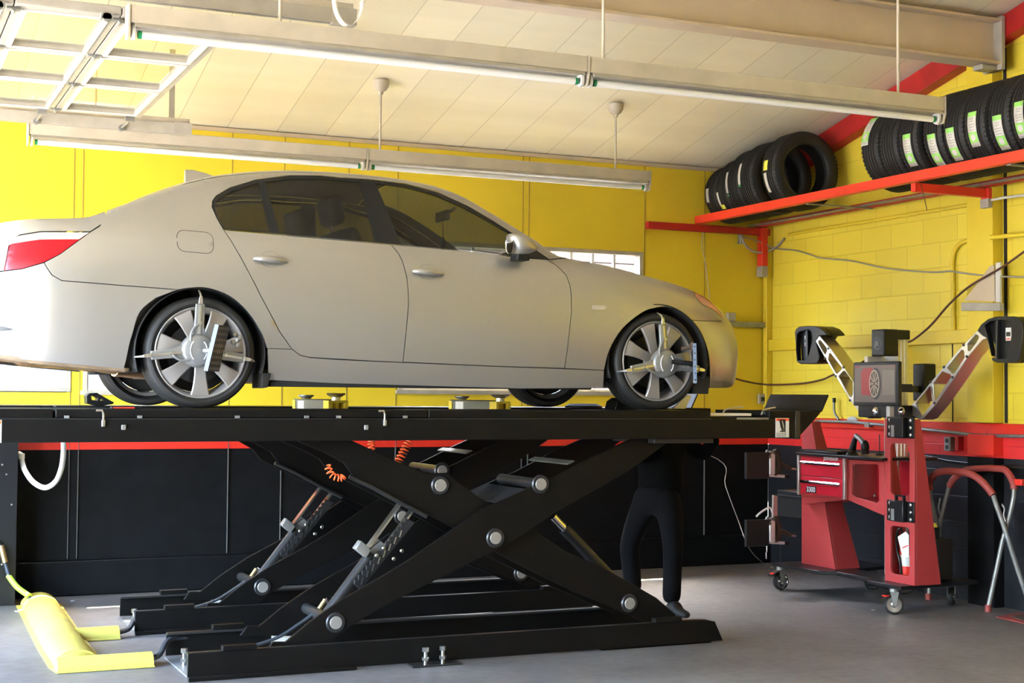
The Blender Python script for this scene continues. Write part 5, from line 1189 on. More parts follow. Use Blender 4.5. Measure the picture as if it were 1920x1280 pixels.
# pivot block with round knobs
q0 = L1([(800,985)])[0]; q1 = L1([(1230,1100)])[0]
pb = MB().box((7.16, R2([(165,960)])[0][1], 1.405), (7.40, q0[1], 1.50)).build('pivot_block', 'black_plastic', am, bevel=.008)
for L_ in ((1641,771), (1689,771)):
    c = wx(7.15, *L_); MB().lathe([(.001,-.02),(.012,-.018),(.030,-.006),(.034,0),(.034,.01)], tuple(c), (1,0,0), 24).build('knob', 'chrome', pb)
c = wx(7.1, 1669, 776); MB().box((7.08, c[1]-.02, 1.40), (7.12, c[1]+.02, 1.52)).build('mount_bar', 'label_white', pb)
# speaker / black box behind the column
MB().box((7.42, 8.86, 1.535), (7.54, 8.99, 1.82)).build('rear_module', 'black_plastic', am, bevel=.012, seg=3)
MB().box((7.30, 8.90, 1.60), (7.42, 8.96, 1.65)).build('module_bracket', 'lift_edge', am)
# monitor
mp = fx(6.88, (1600,678), (1684,680), (1681,765), (1601,757)); ym0 = mp[0][1]; ym1 = mp[1][1]; zm0 = 1.495; zm1 = 1.822
mn_ = MB().box((6.88, ym1, zm0), (6.915, ym0, zm1)).build('monitor', 'black_plastic', am, bevel=.006)
MB().box((6.915, (ym0+ym1)/2-.08, zm0+.08), (6.99, (ym0+ym1)/2+.08, zm1-.08)).build('monitor_back', 'black_plastic', mn_, bevel=.01)
MB().box((6.99, (ym0+ym1)/2+.0-.03, 1.60), (7.20, (ym0+ym1)/2+.03, 1.66)).build('monitor_arm', 'lift_edge', mn_)
mat('screen_dim', (.075,.06,.052), .35, emit=.12); mat('screen_red', (.17,.012,.014), .35, emit=.12); mat('screen_grey', (.115,.095,.08), .35, emit=.12); mat('screen_tan', (.24,.19,.14), .35, emit=.12); mat('screen_dark', (.02,.017,.017), .35, emit=.1); mat('screen_top', (.10,.06,.055), .35, emit=.1)
sc_ = MB().box((6.8788, ym1+.03, zm0+.028), (6.8797, ym0-.018, zm1-.024)).build('screen', 'screen_dim', mn_)
Ws = ym0-.018-(ym1+.03); Hs = zm1-.024-zm0-.028
def sp_(u, v_): return (6.8784, ym0-.018-u*Ws, zm0+.028+v_*Hs)
MB().slab([sp_(0,.985), sp_(1,.985), sp_(1,.93), sp_(0,.93)], (.0003,0,0)).build('screen_header', 'screen_top', sc_)
MB().slab([sp_(.01,.975), sp_(.14,.975), sp_(.14,.945), sp_(.01,.945)], (-.0003,0,0)).build('screen_title', 'screen_red', sc_)
MB().slab([sp_(.16,.80), sp_(.22,.92), sp_(.45,.93), sp_(.50,.60), sp_(.42,.18), sp_(.17,.20)], (.0003,0,0)).build('screen_car', 'screen_red', sc_)
cw = (.49, .50)
def el(u, v_, a, b, n=40): return [sp_(u+a*cos(2*pi*k/n), v_+b*sin(2*pi*k/n)) for k in range(n)]
MB().slab([(q[0]-.0004, q[1], q[2]) for q in el(.53,.50,.135,.43)], (.0003,0,0)).build('screen_tyre', 'screen_dark', sc_)
rg = MB().frame([(q[0]-.0008, q[1], q[2]) for q in el(*cw,.125,.37)], [[(q[0]-.0008, q[1], q[2]) for q in el(*cw,.108,.335)]], (.0003,0,0))
for k in range(10):
    a = 2*pi*k/10; du, dv = cos(a), sin(a)
    for s_ in (-.10, .10):
        rg.slab([(q[0]-.0008, q[1], q[2]) for q in (sp_(cw[0]+.02*cos(a-.2), cw[1]+.05*sin(a-.2)), sp_(cw[0]+.02*cos(a+.2), cw[1]+.05*sin(a+.2)), sp_(cw[0]+.11*cos(a+s_+.03), cw[1]+.34*sin(a+s_+.03)), sp_(cw[0]+.11*cos(a+s_-.03), cw[1]+.34*sin(a+s_-.03)))], (.0003,0,0))
rg.build('screen_rim', 'screen_tan', sc_)
pn = MB().slab([sp_(.70,.86), sp_(.97,.86), sp_(.97,.20), sp_(.70,.20)], (.0003,0,0)).build('screen_panel', 'screen_grey', sc_)
ln = MB()
for k in range(22):
    v_ = .84-.029*k; ln.slab([sp_(.72,v_), sp_(.90+.05*((k*7) % 3)/3,v_), sp_(.90+.05*((k*7) % 3)/3,v_-.008), sp_(.72,v_-.008)], (-.0003,0,0))
ln.build('screen_lines', 'screen_dim', pn)['kind'] = 'stuff'
# left dark printer shelf
s0 = wx(7.05, 1460, 918); s1 = wx(7.05, 1500, 972)
MB().box((7.05, yl0+.005, s1[2]), (7.40, s0[1]+.02, s0[2])).build('printer_tray', 'lift_edge', am, bevel=.005)
MB().box((7.04, yl0+.01, s0[2]-.045), (7.0495, s0[1], s0[2]-.035)).build('tray_slot', 'black_matte', am)
# things on the worktop
zt_ = zc1+.023
kb = thing('keyboard', 'black keyboard lying on the red cabinet worktop', 'keyboard', (7.05, 9.6, zt_))
ky = wx(7.0, 1512, 845)[1]; ky2 = wx(7.0, 1583, 850)[1]
MB().slab([(6.93, ky, zt_), (6.93, ky2, zt_), (7.08, ky2, zt_), (7.08, ky, zt_)], (0,0,.018)).build('body', 'black_plastic', kb, bevel=.003)
km = MB()
for i in range(5):
    for j in range(16): km.box((6.94+i*.027, ky-.012-(j+.85)*(ky-ky2-.02)/16, zt_+.019), (6.94+i*.027+.021, ky-.012-j*(ky-ky2-.02)/16, zt_+.026))
km.build('keys', 'lift_edge', kb)['kind'] = 'stuff'
ms = MB().ball((6.98, wx(6.98, 1598, 849)[1], zt_+.0), (.055,.035,.034), 20, 12)
tag(ms.build('mouse', 'black_plastic', smooth=60), 'black rounded mouse lying beside the scanner stand', 'mouse')
scn = thing('barcode_scanner', 'grey and black handheld scanner propped in its stand on the worktop', 'scanner', (7.2, wx(7.2,1610,850)[1], zt_))
sc = [wx(7.18, *q) for q in ((1597,847),(1602,826),(1606,817))]
MB().tube([V((sc[0].x, sc[0].y, zt_+.01)), sc[1], sc[2]], [.032,.022,.018], 14).build('stand', 'lift_edge', scn)
sd_ = [wx(7.16, *q) for q in ((1604,816),(1612,822),(1620,832))]; MB().tube(sd_, [.018,.020,.022], 14).build('neck', 'galv', scn)
hd_ = wx(7.14, 1622, 838); MB().ball((hd_.x, hd_.y, hd_.z), (.035,.030,.055), 18, 12).tube([hd_, V((hd_.x, hd_.y, zt_+.005))], [.026,.032], 12).build('scanner_head', 'black_plastic', scn, smooth=60)
rd = wx(7.2, 1649, 850); an = thing('desk_antenna', 'thin black antenna standing on the worktop by the tower', 'antenna', (7.2, rd.y, zt_))
MB().cyl((7.2, rd.y, zt_), (7.2, rd.y, zt_+.16), .004, 8).build('rod', 'black_plastic', an); MB().lathe([(.001,0),(.03,0),(.028,.008),(.008,.02),(.001,.02)], (7.2, rd.y, zt_), (0,0,1), 16).build('foot', 'black_plastic', an)
# fire extinguisher behind the lower opening
fe = thing('fire_extinguisher', 'red fire extinguisher with black hose standing inside the right tower', 'fire extinguisher', (7.09, 8.50, .214))
ce = wx(7.09, 1701, 1050); fy = max(y1+.075, ce.y)
MB().lathe([(.001,0),(.052,.0),(.056,.01),(.056,.20),(.05,.235),(.025,.262),(.018,.28),(.001,.28)], (7.09, fy, .215), (0,0,1), 28).build('cylinder', 'red_paint', fe)
MB().lathe([(.0565,.11),(.0568,.111),(.0568,.19),(.0565,.191)], (7.09, fy, .215), (0,0,1), 28).build('label_band', 'label_white', fe)
MB().box((7.075, fy-.02, .49), (7.105, fy+.02, .53)).box((7.05, fy-.008, .525), (7.15, fy+.008, .545)).build('valve', 'black_plastic', fe, bevel=.003)
hp_ = [V((7.07, fy, .52)), wx(7.03, 1688, 990), wx(7.02, 1681, 1003), wx(7.02, 1682, 1030), wx(7.02, 1687, 1050), wx(7.03, 1690, 1076)]
MB().tube(spline(hp_, 5), .009, 8).build('hose', 'black_plastic', fe)
tg = fx(6.99, (1683,1006), (1698,996), (1704,1003), (1704,1044), (1692,1044)); MB().slab(tg, (.002,0,0)).build('paper_tag', 'label_white', fe)
MB().slab([(q[0]-.001, q[1], q[2]) for q in fx(6.989, (1692,1026), (1703,1021), (1703,1023), (1692,1028))], (.0005,0,0)).build('tag_line', 'red_paint', fe)
# black power box on the base behind
MB().box((7.26, 8.56, .214), (7.44, 8.80, .52)).build('power_box', 'black_matte', am, bevel=.01)
MB().cyl((7.34, 8.66, .60), (7.34, 8.66, .63), .03, 14, r2=.02).build('yellow_cap', 'sticker_yellow', am); MB().cyl((7.34, 8.66, .52), (7.34, 8.66, .60), .045, 16).build('bottle_neck', 'black_plastic', am)
# cables under the base
tag(MB().tube(spline([wz(.02, *q) for q in ((1560,1075),(1600,1082),(1640,1095),(1690,1112),(1730,1100),(1770,1085))], 6), .006, 8).build('floor_cable', 'black_plastic', smooth=60), 'black cable sagging under the red machine\'s base', 'cable')
# ================================================================ WHEEL CLAMPS
def star(mb, pts, th, d): mb.slab(pts, d)
def clamp_on(c, sd, label, ang, target, claw=.27, par=None):
    """three-armed wheel clamp; c hub centre on wheel face, faces -y"""
    t = thing('wheel_clamp', label, 'wheel clamp', tuple(c))
    c = V(c)
    bd = MB().lathe([(.001,-.062),(.074,-.060),(.084,-.054),(.090,-.044),(.092,-.012),(.001,-.012)], c, (0,1,0), 36).build('hub_disc', 'clamp_alu', t)
    MB().lathe([(.001,-.066),(.012,-.066),(.012,-.060)], c, (0,1,0), 14).build('centre_screw', 'galv', bd)
    # curved ribs on the disc
    for s_ in (-1, 1):
        MB().tube([c+V((s_*.01+.035*cos(a)*s_, -.0625, .055*sin(a))) for a in [radians(-60+12*k) for k in range(11)]], .003, 6).build('raised_rib', 'alu_white', bd)
    for a_ in ang:
        d = V((cos(radians(a_)), 0, sin(radians(a_)))); n = V((-d.z, 0, d.x)); yb_ = V((0,-.045,0))
        L0, L1_, L2 = .07, claw*.86, claw
        arm = MB().slab([c+yb_+d*L0-n*.042, c+yb_+d*L0+n*.042, c+yb_+d*(L0+.06)+n*.027, c+yb_+d*L1_+n*.024, c+yb_+d*L1_-n*.024, c+yb_+d*(L0+.06)-n*.027], (0,.022,0)).build('arm', 'clamp_alu', t, bevel=.004)
        MB().slab([c+yb_+V((0,-.008,0))+d*.09-n*.006, c+yb_+V((0,-.008,0))+d*.09+n*.006, c+yb_+V((0,-.008,0))+d*(L1_-.01)+n*.005, c+yb_+V((0,-.008,0))+d*(L1_-.01)-n*.005], (0,.008,0)).build('arm_slot', 'steel', arm)
        p = spline([c+yb_+V((0,-.012,0))+d*.05+n*.045, c+yb_+V((0,-.014,0))+d*.09+n*.046, c+yb_+V((0,-.014,0))+d*.125+n*.028, c+yb_+V((0,-.012,0))+d*.14+n*.008], 5)
        MB().tube(p, .007, 8).build('link', 'clamp_alu', arm)
        MB().cyl(c+yb_+V((0,-.02,0))+d*.15, c+yb_+d*.15, .009, 10).build('pivot', 'steel', arm)
        cl = MB().slab([c+V((0,-.05,0))+d*L1_-n*.012, c+V((0,-.05,0))+d*L1_+n*.012, c+V((0,-.05,0))+d*L2+n*.008, c+V((0,-.05,0))+d*L2-n*.008], (0,.008,0))
        cl.tube([c+V((0,-.046,0))+d*(L2-.008), c+V((0,-.03,0))+d*(L2+.012), c+V((0,.02,0))+d*(L2+.035)], [.008,.007,.005], 8)
        cl.build('claw', 'steel', arm, bevel=.002)
    target(t, c)
    return t
mat('target_dot', (.26,.225,.20), .5); mat('target_edge', (.13,.17,.24), .4); mat('target_black', (.012,.012,.012), .4)
def targetA(t, c):
    # tilted dotted target board standing out from the hub
    O = V((c.x+.095, c.y-.13, c.z+.0)); ez = V((.22, 0, .975)).normalized()
    ex = V((.50, .866, 0)).normalized(); ny = ex.cross(ez).normalized()
    w_, h = .20, .255; A = O-ex*w_/2-ez*h/2+V((.0,0,.01))
    bd = MB().slab([A, A+ex*w_, A+ex*w_+ez*h, A+ez*h], ny*-.022).build('target_board', 'target_black', t, bevel=.003); 
    cnt = 0
    for i in range(6):
        for j in range(8):
            q = A+ex*(w_*(i+.5)/6)+ez*(h*(j+.5)/8)
            big = (i in (2,3) and j in (3,4)); 
            MB().cyl(q+ny*.0006, q+ny*.0012, .013 if big else .009, 12).build('target_dot', 'target_dot', bd); cnt += 1
    E_ = A-ex*.002
    MB().slab([E_, E_+ez*h, E_+ez*h-ny*.022, E_-ny*.022], -ex*.006).build('board_edge', 'target_edge', bd)
    MB().cyl(O+V((0,.02,0)), V((c.x+.03, c.y-.05, c.z)), .016, 12).build('target_stem', 'clamp_alu', t)
    kn = MB(); kc = O+V((.10,.03,.06)); kn.cyl(kc-ex*.01, kc+ex*.02, .012, 10)
    for k in range(4): a = pi/2*k+.4; kn.ball(tuple(kc+V((.03*cos(a)*.6,-.0,.03*sin(a)))), (.016,.014,.016), 10, 8)
    kn.build('star_knob', 'galv', t)
def targetB(t, c):
    O = V((c.x+.155, c.y-.11, c.z+.0)); 
    ex = V((.50, .86, 0)).normalized(); ez = V((-.02,0,1)).normalized()
    w_, h = .22, .245; A = O-ex*w_/2-ez*h/2; ny = V((.86,-.5,0))
    bd = MB().slab([A, A+ex*w_, A+ex*w_+ez*h, A+ez*h], ny*.022).build('target_board', 'target_black', t, bevel=.003)
    MB().slab([A-ex*.001, A-ex*.001+ez*h, A-ex*.001+ez*h+ny*.022, A-ex*.001+ny*.022], -ex*.004).build('board_edge', 'target_edge', bd)
    for k in range(6): q = A-ex*.006+ez*(h*(k+.5)/6)+ny*.011; MB().ball(tuple(q), (.004,.004,.005), 8, 6).build('edge_pin', 'target_black', bd)
    MB().cyl(V((c.x+.03, c.y-.06, c.z+.01)), O, .014, 12).build('target_stem', 'black_plastic', t)
    kc = O+V((-.02,-.02,.10)); kn = MB().cyl(kc, kc+V((-.06,.02,-.01)), .012, 10)
    for k in range(4): a = pi/2*k+.4; kn.ball(tuple(kc+V((.0,.022*cos(a),.022*sin(a)))), (.012,.014,.014), 10, 8)
    kn.build('star_knob', 'brown_rag', t)
hA = wy(7.93, 371, 657); hB = wy(7.93, 1247, 681)
clamp_on((hA.x, 7.965, hA.z), 1, 'three-armed alignment clamp on the near rear wheel with dotted target board', (88, 187, -9), targetA, .295)
clamp_on((hB.x, 7.965, hB.z), 1, 'three-armed alignment clamp on the near front wheel, target board seen edge-on', (95, 190, -8), targetB, .285)
# two spare clamps hanging on the machine's left side
def spare(px, py, label):
    Y = 9.95; c = wy(Y, px, py); t = thing('spare_wheel_clamp', label, 'wheel clamp', tuple(c), 'spare clamps hung on the alignment machine')
    def q(x, y, yy=Y): return wy(yy, px+x, py+y)
    a = q(-60,-26); b = q(-20,22)
    bd = MB().box((a.x, Y-.14, b.z), (b.x, Y-.12, a.z)).build('target_board', 'target_black', t, bevel=.003)
    MB().box((a.x-.012, Y-.142, b.z), (a.x, Y-.11, a.z)).build('board_edge', 'lift_edge', bd)
    MB().cyl(q(-45,-2), q(-8,-2), .014, 12).build('stem', 'alu', t)
    MB().cyl(q(-22,-2), q(-2,-2), .022, 12).build('stem_collar', 'alu', t)
    s0 = q(-4,-22); s1 = q(6,16)
    MB().box((s0.x, Y-.03, s1.z), (s1.x, Y+.03, s0.z)).build('hub_block', 'alu_white', t, bevel=.008)
    MB().tube([q(-6,16), q(2,18), q(30,20)], [.016,.014,.012], 10).build('lower_arm', 'alu_white', t); MB().cyl(q(26,20), q(34,20), .016, 10).build('arm_tip', 'black_plastic', t)
    MB().tube(spline([q(8,-30), q(14,-10), q(14,6), q(4,14)], 4), [.02]+[.032]*11+[.02], 10).build('rag', 'brown_rag', t)
    MB().tube(spline([q(14,-4), q(22,-3), q(30,1), q(38,6)], 3), .018, 8).build('spring', 'brown_rag', t)
    MB().cyl(q(34,5), V((7.02, Y-.0, q(60,6).z)), .008, 8).build('rod', 'steel', t)
    kn = MB(); kc = q(-3,-22, Y-.06)
    for k in range(4): a_ = pi/2*k+.5; kn.ball(tuple(kc+V((.024*cos(a_),0,.024*sin(a_)))), (.015,.012,.015), 10, 8)
    kn.cyl(kc-V((0,.012,0)), kc+V((0,.03,0)), .018, 12); kn.build('star_knob', 'galv', t)
    MB().cyl(kc-V((0,.016,0)), kc-V((0,.0121,0)), .010, 10).build('knob_screw', 'lift_edge', t)
    return t, q
t1, q = spare(1444, 873, 'upper spare wheel clamp with brown rag, hung left of the drawer cabinet')
t2, q = spare(1444, 998, 'lower spare wheel clamp with white hook and chain, hung left of the machine')
MB().tube(spline([q(-26,-30), q(-20,-36), q(-8,-44), q(0,-46), q(4,-38)], 5), .008, 8).build('hook', 'alu_white', t2)
ag = MB().slab([q(6,-70), q(14,-68), q(14,-10), q(4,-10)], (0,.02,0)).build('upper_arm', 'alu', t2, bevel=.003)
ch = MB()
for k in range(9): c = q(-6+ (k > 5)*-1, 14+k*4.2); ch.ball(tuple(c), (.006,.004,.010), 8, 6)
ch.build('chain', 'steel', t2)['kind'] = 'stuff'
# ================================================================ THINGS ON THE WALLS
def wire(name, pts, r, m, label, cat='cable', n=6, sm=8):
    return tag(MB().tube(spline(pts, n), r, sm).build(name, m, smooth=60), label, cat)
def W(L, X=XR-.02):
    out = []
    for q in L:
        p = wx(X, *q); out.append(p if p.y < YB-.09 else wy(YB-.09, *q))
    return out
wire('flexible_wire', W(o3(1200, 360, 2.667, [(515,228),(560,235),(620,258),(680,282),(780,292),(860,316),(910,330),(1060,345),(1200,375),(1330,392),(1470,400),(1550,394)])), .007, 'wire_grey', 'long thin grey cable sagging across the upper right wall')
cond2 = MB().tube(spline(W(o3(1200, 360, 2.667, [(1550,394),(1620,405),(1740,418),(1920,425),(2100,428)]), XR-.115), 5), .007, 8)
tag(cond2.build('flexible_wire', 'wire_grey', smooth=60), 'right-hand end of the grey cable crossing the yellow column', 'cable')
wire('armoured_cable', W(o3(1200, 360, 2.667, [(512,232),(525,262),(555,290),(600,302),(650,292),(690,268),(722,232)])), .011, 'wire_grey', 'short curved armoured cable below the shelf\'s corner end')
wire('brown_hose', W([(1925,468),(1880,500),(1820,535),(1780,570),(1745,610),(1715,635),(1699,643)], XR-.13)+W([(1660,664),(1630,672),(1600,688),(1561,703)], XR-.2)+W([(1540,712),(1500,719),(1440,721),(1400,715),(1374,708)], XR-.06), .009, 'brown_cable', 'brown air hose running down the right wall, behind the machine, towards the car nose', 'hose')
yb2 = YB-.012
wire('hanging_string', [wy(yb2-.05, *q) for q in ((1316,402),(1318,430),(1316,460),(1322,490),(1327,530),(1331,560))], .004, 'wire_grey', 'thin cord hanging down the back wall from the shelf corner', 'cord')
wire('hanging_string', W([(1726,345),(1733,370),(1738,394)], 7.10), .003, 'brown_cable', 'short thin string dangling under the red shelf bracket', 'cord')
wire('floor_string', [V((6.05,11.1,1.29)), wy(10.9,1345,860), wy(10.7,1360,910), wy(10.5,1384,975), wy(10.3,1405,1028), wz(.01,1432,1056), wz(.01,1450,1064)], .003, 'wire_grey', 'thin grey cord running from the runway end down to the machine', 'cord')
# painted conduits
c1 = W(o3(1200, 360, 2.667, [(745,212),(1000,168),(1300,120),(1720,52)]), XR-.015)
tag(MB().tube(c1, .016, 10).build('painted_conduit', 'yellow_paint', smooth=60), 'straight yellow-painted conduit below the tyre shelf', 'conduit')
c2 = W([(1860,375),(1878,371),(1925,365)], XR-.115); tag(MB().tube(c2, .010, 10).build('painted_conduit', 'label_white', smooth=60), 'short white pipe end crossing the column below the shelf bracket', 'pipe')
c3 = W(o3(1740, 400, 5.817, [(280,1300),(275,1000),(270,640),(265,540),(285,420),(340,340),(430,300),(600,272),(700,258)]), XR-.02)
tag(MB().tube(spline(c3, 5), .018, 10).build('painted_conduit', 'yellow_paint', smooth=60), 'yellow-painted conduit bending over above the triangular bracket', 'conduit')
c3 = W([(1858,445),(1880,443),(1925,439)], XR-.12); tag(MB().tube(c3, .018, 10).build('painted_conduit', 'yellow_paint', smooth=60), 'yellow-painted conduit crossing the column at the right edge', 'conduit')
c4 = W([(1530,789),(1600,791),(1660,797),(1728,804),(1835,816),(1865,817),(1960,818)], XR-.065)
cc4 = tag(MB().tube(c4, .013, 10).build('steel_conduit', 'galv', smooth=60), 'grey steel conduit running along the top of the red stripe', 'conduit')
for q in ((1628,796),(1848,818)): c = wx(XR-.065, *q); MB().box((c.x-.018, c.y-.03, c.z-.02), (c.x+.028, c.y+.03, c.z+.02)).build('conduit_clamp', 'galv', cc4)
c5 = W([(1700,850),(1745,856),(1780,864),(1860,872),(1925,877)], XR-.025)
tag(MB().tube(c5, .012, 10).build('steel_conduit', 'lift_edge', smooth=60), 'dark conduit just below the red stripe on the right wall', 'conduit')
# triangular bracket plate on the column
X_ = XR-.11
br = thing('angle_bracket', 'unpainted triangular steel bracket on the yellow column', 'bracket', tuple(wx(X_, 1840, 570)))
tri = W(o3(1740, 400, 5.817, [(405,950),(520,800),(640,640),(690,570),(730,560),(745,960)]), X_); MB().slab(tri, (-.012,0,0)).build('web_plate', 'cream_dark', br, bevel=.002)
bt = W(o3(1740, 400, 5.817, [(360,970),(785,975),(785,1062),(360,1060)]), X_-.02); MB().slab(bt, (.04,0,0)).build('shelf_angle', 'frame_white', br, bevel=.003)
vt = W(o3(1740, 400, 5.817, [(735,540),(785,530),(785,970),(735,968)]), X_-.012); MB().slab(vt, (.02,0,0)).build('upright_angle', 'label_white', br, bevel=.002)
# outlet boxes
def box_at(nm, X, px, py, w_, h, d, m, label, cat, screws=True):
    c = wx(X, px, py); t = thing(nm, label, cat, (XR, c.y, c.z))
    MB().box((X, c.y-w_/2, c.z-h/2), (XR-.001, c.y+w_/2, c.z+h/2)).build('box', m, t, bevel=.004)
    MB().box((X-.004, c.y-w_/2+.006, c.z-h/2+.006), (X-.001, c.y+w_/2-.006, c.z+h/2-.006)).build('cover_plate', m, t, bevel=.001)
    for s_ in (-1, 1):
        MB().lathe([(.001,-.006),(.016,-.006),(.018,-.004)], (X-.001, c.y, c.z+s_*h*.23), (1,0,0), 16).build('socket_face', 'text_black', t)
    return t
box_at('outlet_box', XR-.06, 1776, 832, .07, .11, .06, 'galv', 'grey double electrical outlet box on the red stripe', 'electrical outlet')
c = wx(XR-.06, 1793, 830); tag(MB().box((XR-.06, c.y-.02, c.z-.06), (XR-.001, c.y+.02, c.z+.05)).build('junction_plate', 'red_dark', bevel=.004), 'red-painted small box right beside the outlet', 'junction box')
c = wx(XR-.02, 1393, 447)
c = wy(yb2-.03, 1391, 447); tag(MB().box((c.x-.02, YB-.05, c.z-.05), (c.x+.02, YB-.001, c.z+.05)).build('junction_box', 'galv', bevel=.004), 'small grey junction box where the cables start below the shelf', 'junction box')
c = wy(YB-.03, 1437, 748); t_ = thing('outlet_box', 'dirty pale outlet box in the corner just above the ramp flap', 'electrical outlet', (c.x, YB, c.z))
MB().box((c.x-.09, YB-.045, c.z-.045), (c.x-.005, YB-.015, c.z+.05)).build('box', 'frame_white', t_, bevel=.004); MB().box((c.x-.07, YB-.05, c.z-.02), (c.x-.03, YB-.0455, c.z+.02)).build('socket_face', 'text_black', t_)
# soot-dark ledge beside the car's nose
c0 = wy(YB-.05, 1362, 600); c1_ = wy(YB-.05, 1432, 612)
lg = thing('wall_ledge', 'grimy grey ledge and small box on the back wall beyond the car nose', 'ledge', tuple(c0))
MB().box((c0.x, YB-.07, c1_.z-.01), (c1_.x, YB-.016, c1_.z+.04)).build('ledge', 'galv', lg, bevel=.003)
cz_ = wy(YB-.05, 1371, 594); MB().box((cz_.x-.04, YB-.07, c1_.z+.041), (cz_.x+.04, YB-.016, cz_.z+.04)).build('small_box', 'frame_white', lg, bevel=.004)
# hook-like bracket above the red stripe
hk = wire('wall_hook', W(o3(1480, 580, 5.333, [(447,905),(447,960),(450,1020),(462,1055),(485,1085),(488,1110)]), XR-.05), .011, 'galv', 'grey metal hook with black cap standing above the red stripe', 'hook')
c = W([(1564,750)], XR-.05)[0]; MB().cyl(c-V((0,0,.02)), c+V((0,0,.02)), .016, 10).build('black_cap', 'black_plastic', hk)
c = wx(XR-.06, 1597, 786); tag(MB().ball((XR-.05, c.y, c.z), (.03,.07,.025), 12, 8).build('plastic_bag', 'flex_grey', smooth=60), 'small crumpled pale plastic wad lying on the red rail', 'plastic wad')
# red clip at right edge
c = wx(XR-.14, 1910, 903); tag(MB().box((XR-.16, c.y-.05, c.z-.025), (XR-.105, c.y+.03, c.z+.02)).build('red_clamp', 'red_paint', bevel=.006), 'red plastic clip on the wall at the right edge', 'clip')
# floor mat, specks
mt = [wz(.004, *q) for q in ((1868,1156),(1910,1149),(1990,1156),(1990,1180),(1915,1167))]
tag(MB().slab([(q.x, q.y, .0005) for q in mt], (0,0,.006)).build('floor_mat', 'padded_red'), 'red floor mat corner at the right edge of the floor', 'mat')
mt = [wz(.004, *q) for q in ((1893,1156),(1925,1152),(1990,1158),(1990,1176),(1925,1166))]
tag(MB().slab([(q.x, q.y, .0066) for q in mt], (0,0,.004)).build('mat_pad', 'brown_rag'), 'dark patch lying on the red floor mat', 'mat')
mat('litter', (.5,.5,.5), .6)
for i, (px, py, r_, lb) in enumerate(((368,1252,.02,'small dark scrap on the floor left of the near base rail'),(1637,1144,.012,'small white scrap on the floor below the machine'),(1385,1089,.015,'pale paper scrap on the floor right of the lift'),(135,1127,.012,'small pale chip on the floor beside the hose cover'))):
    c = wz(0, px, py); tag(MB().slab([(c.x-r_, c.y-r_, .001), (c.x+r_*1.5, c.y-r_*.4, .001), (c.x+r_, c.y+r_, .001), (c.x-r_*.7, c.y+r_*.8, .001)], (0,0,.004)).build('floor_scrap', 'brown_rag' if i == 0 else 'litter'), lb, 'scrap')
# ---- folding padded tube stand
st = thing('folding_stand', 'folding tubular steel stand with red padded top bars against the wall', 'work stand', (7.65, 8.7, 0))
F = lambda L: o3(1720, 840, 3.765, L)
u2p = F([(500,1125),(525,1010),(560,850),(600,660),(640,520),(665,420),(680,340),(683,290)]); u2q = F([(683,290),(680,250),(655,195),(620,155),(580,145),(500,142),(420,145),(350,155),(300,180),(255,220),(225,270)]); u2r = F([(225,270),(200,360),(180,450),(155,560),(150,640)])
def lin(pts, z_fn): 
    out = []
    for (x, y) in pts: out.append(wx(z_fn(y), x, y))
    return out
zf2 = lambda y: 7.735+(7.60-7.735)*(y-880)/260.; zf1 = lambda y: 7.52+(7.80-7.52)*(y-880)/260.
m1 = MB().tube(spline(lin(u2p, zf2), 3), .017, 12).build('leg_frame', 'galv', st, smooth=60)
MB().tube(spline(lin(u2q, zf2), 4), .026, 14).build('padded_bar', 'padded_red', m1, smooth=60)
MB().tube(spline(lin(u2r+F([(120,800),(90,950),(78,1070)]), zf2), 3), .017, 12).build('leg', 'galv', m1, smooth=60)
for q in (u2p[0], F([(78,1068)])[0]):
    c = wx(zf2(q[1]), *q); MB().cyl((c.x, c.y, 0.001), (c.x, c.y, .05), .023, 14).build('rubber_foot', 'padded_red', m1)
u1p = F([(150,590),(125,480),(100,380),(85,290)]); u1q = F([(85,290),(85,250),(105,205),(140,175),(200,162),(280,165),(350,175),(410,200),(460,240),(500,285),(535,330)]); u1r = F([(535,330),(560,410),(600,520),(640,640),(690,800),(753,990),(790,1100)])
m2 = MB().tube(spline(lin(u1r, zf1), 3), .018, 12).build('leg_frame', 'galv', st, smooth=60)
MB().tube(spline(lin(u1q, zf1), 4), .027, 14).build('padded_bar', 'padded_red', m2, smooth=60)
MB().tube(spline(lin(u1p, zf1), 3), .018, 12).build('leg', 'galv', m2, smooth=60)
for nm, P_ in (('chain', [(600,400),(615,430),(610,470),(625,520)]), ('chain', [(160,360),(150,420),(165,480)])):
    ch = MB(); q = spline([wx(7.70, *p) for p in F(P_)], 5)
    for p in q: ch.ball((p.x, p.y, p.z), (.006,.006,.010), 8, 6)
    ch.build(nm, 'steel', st)['kind'] = 'stuff'
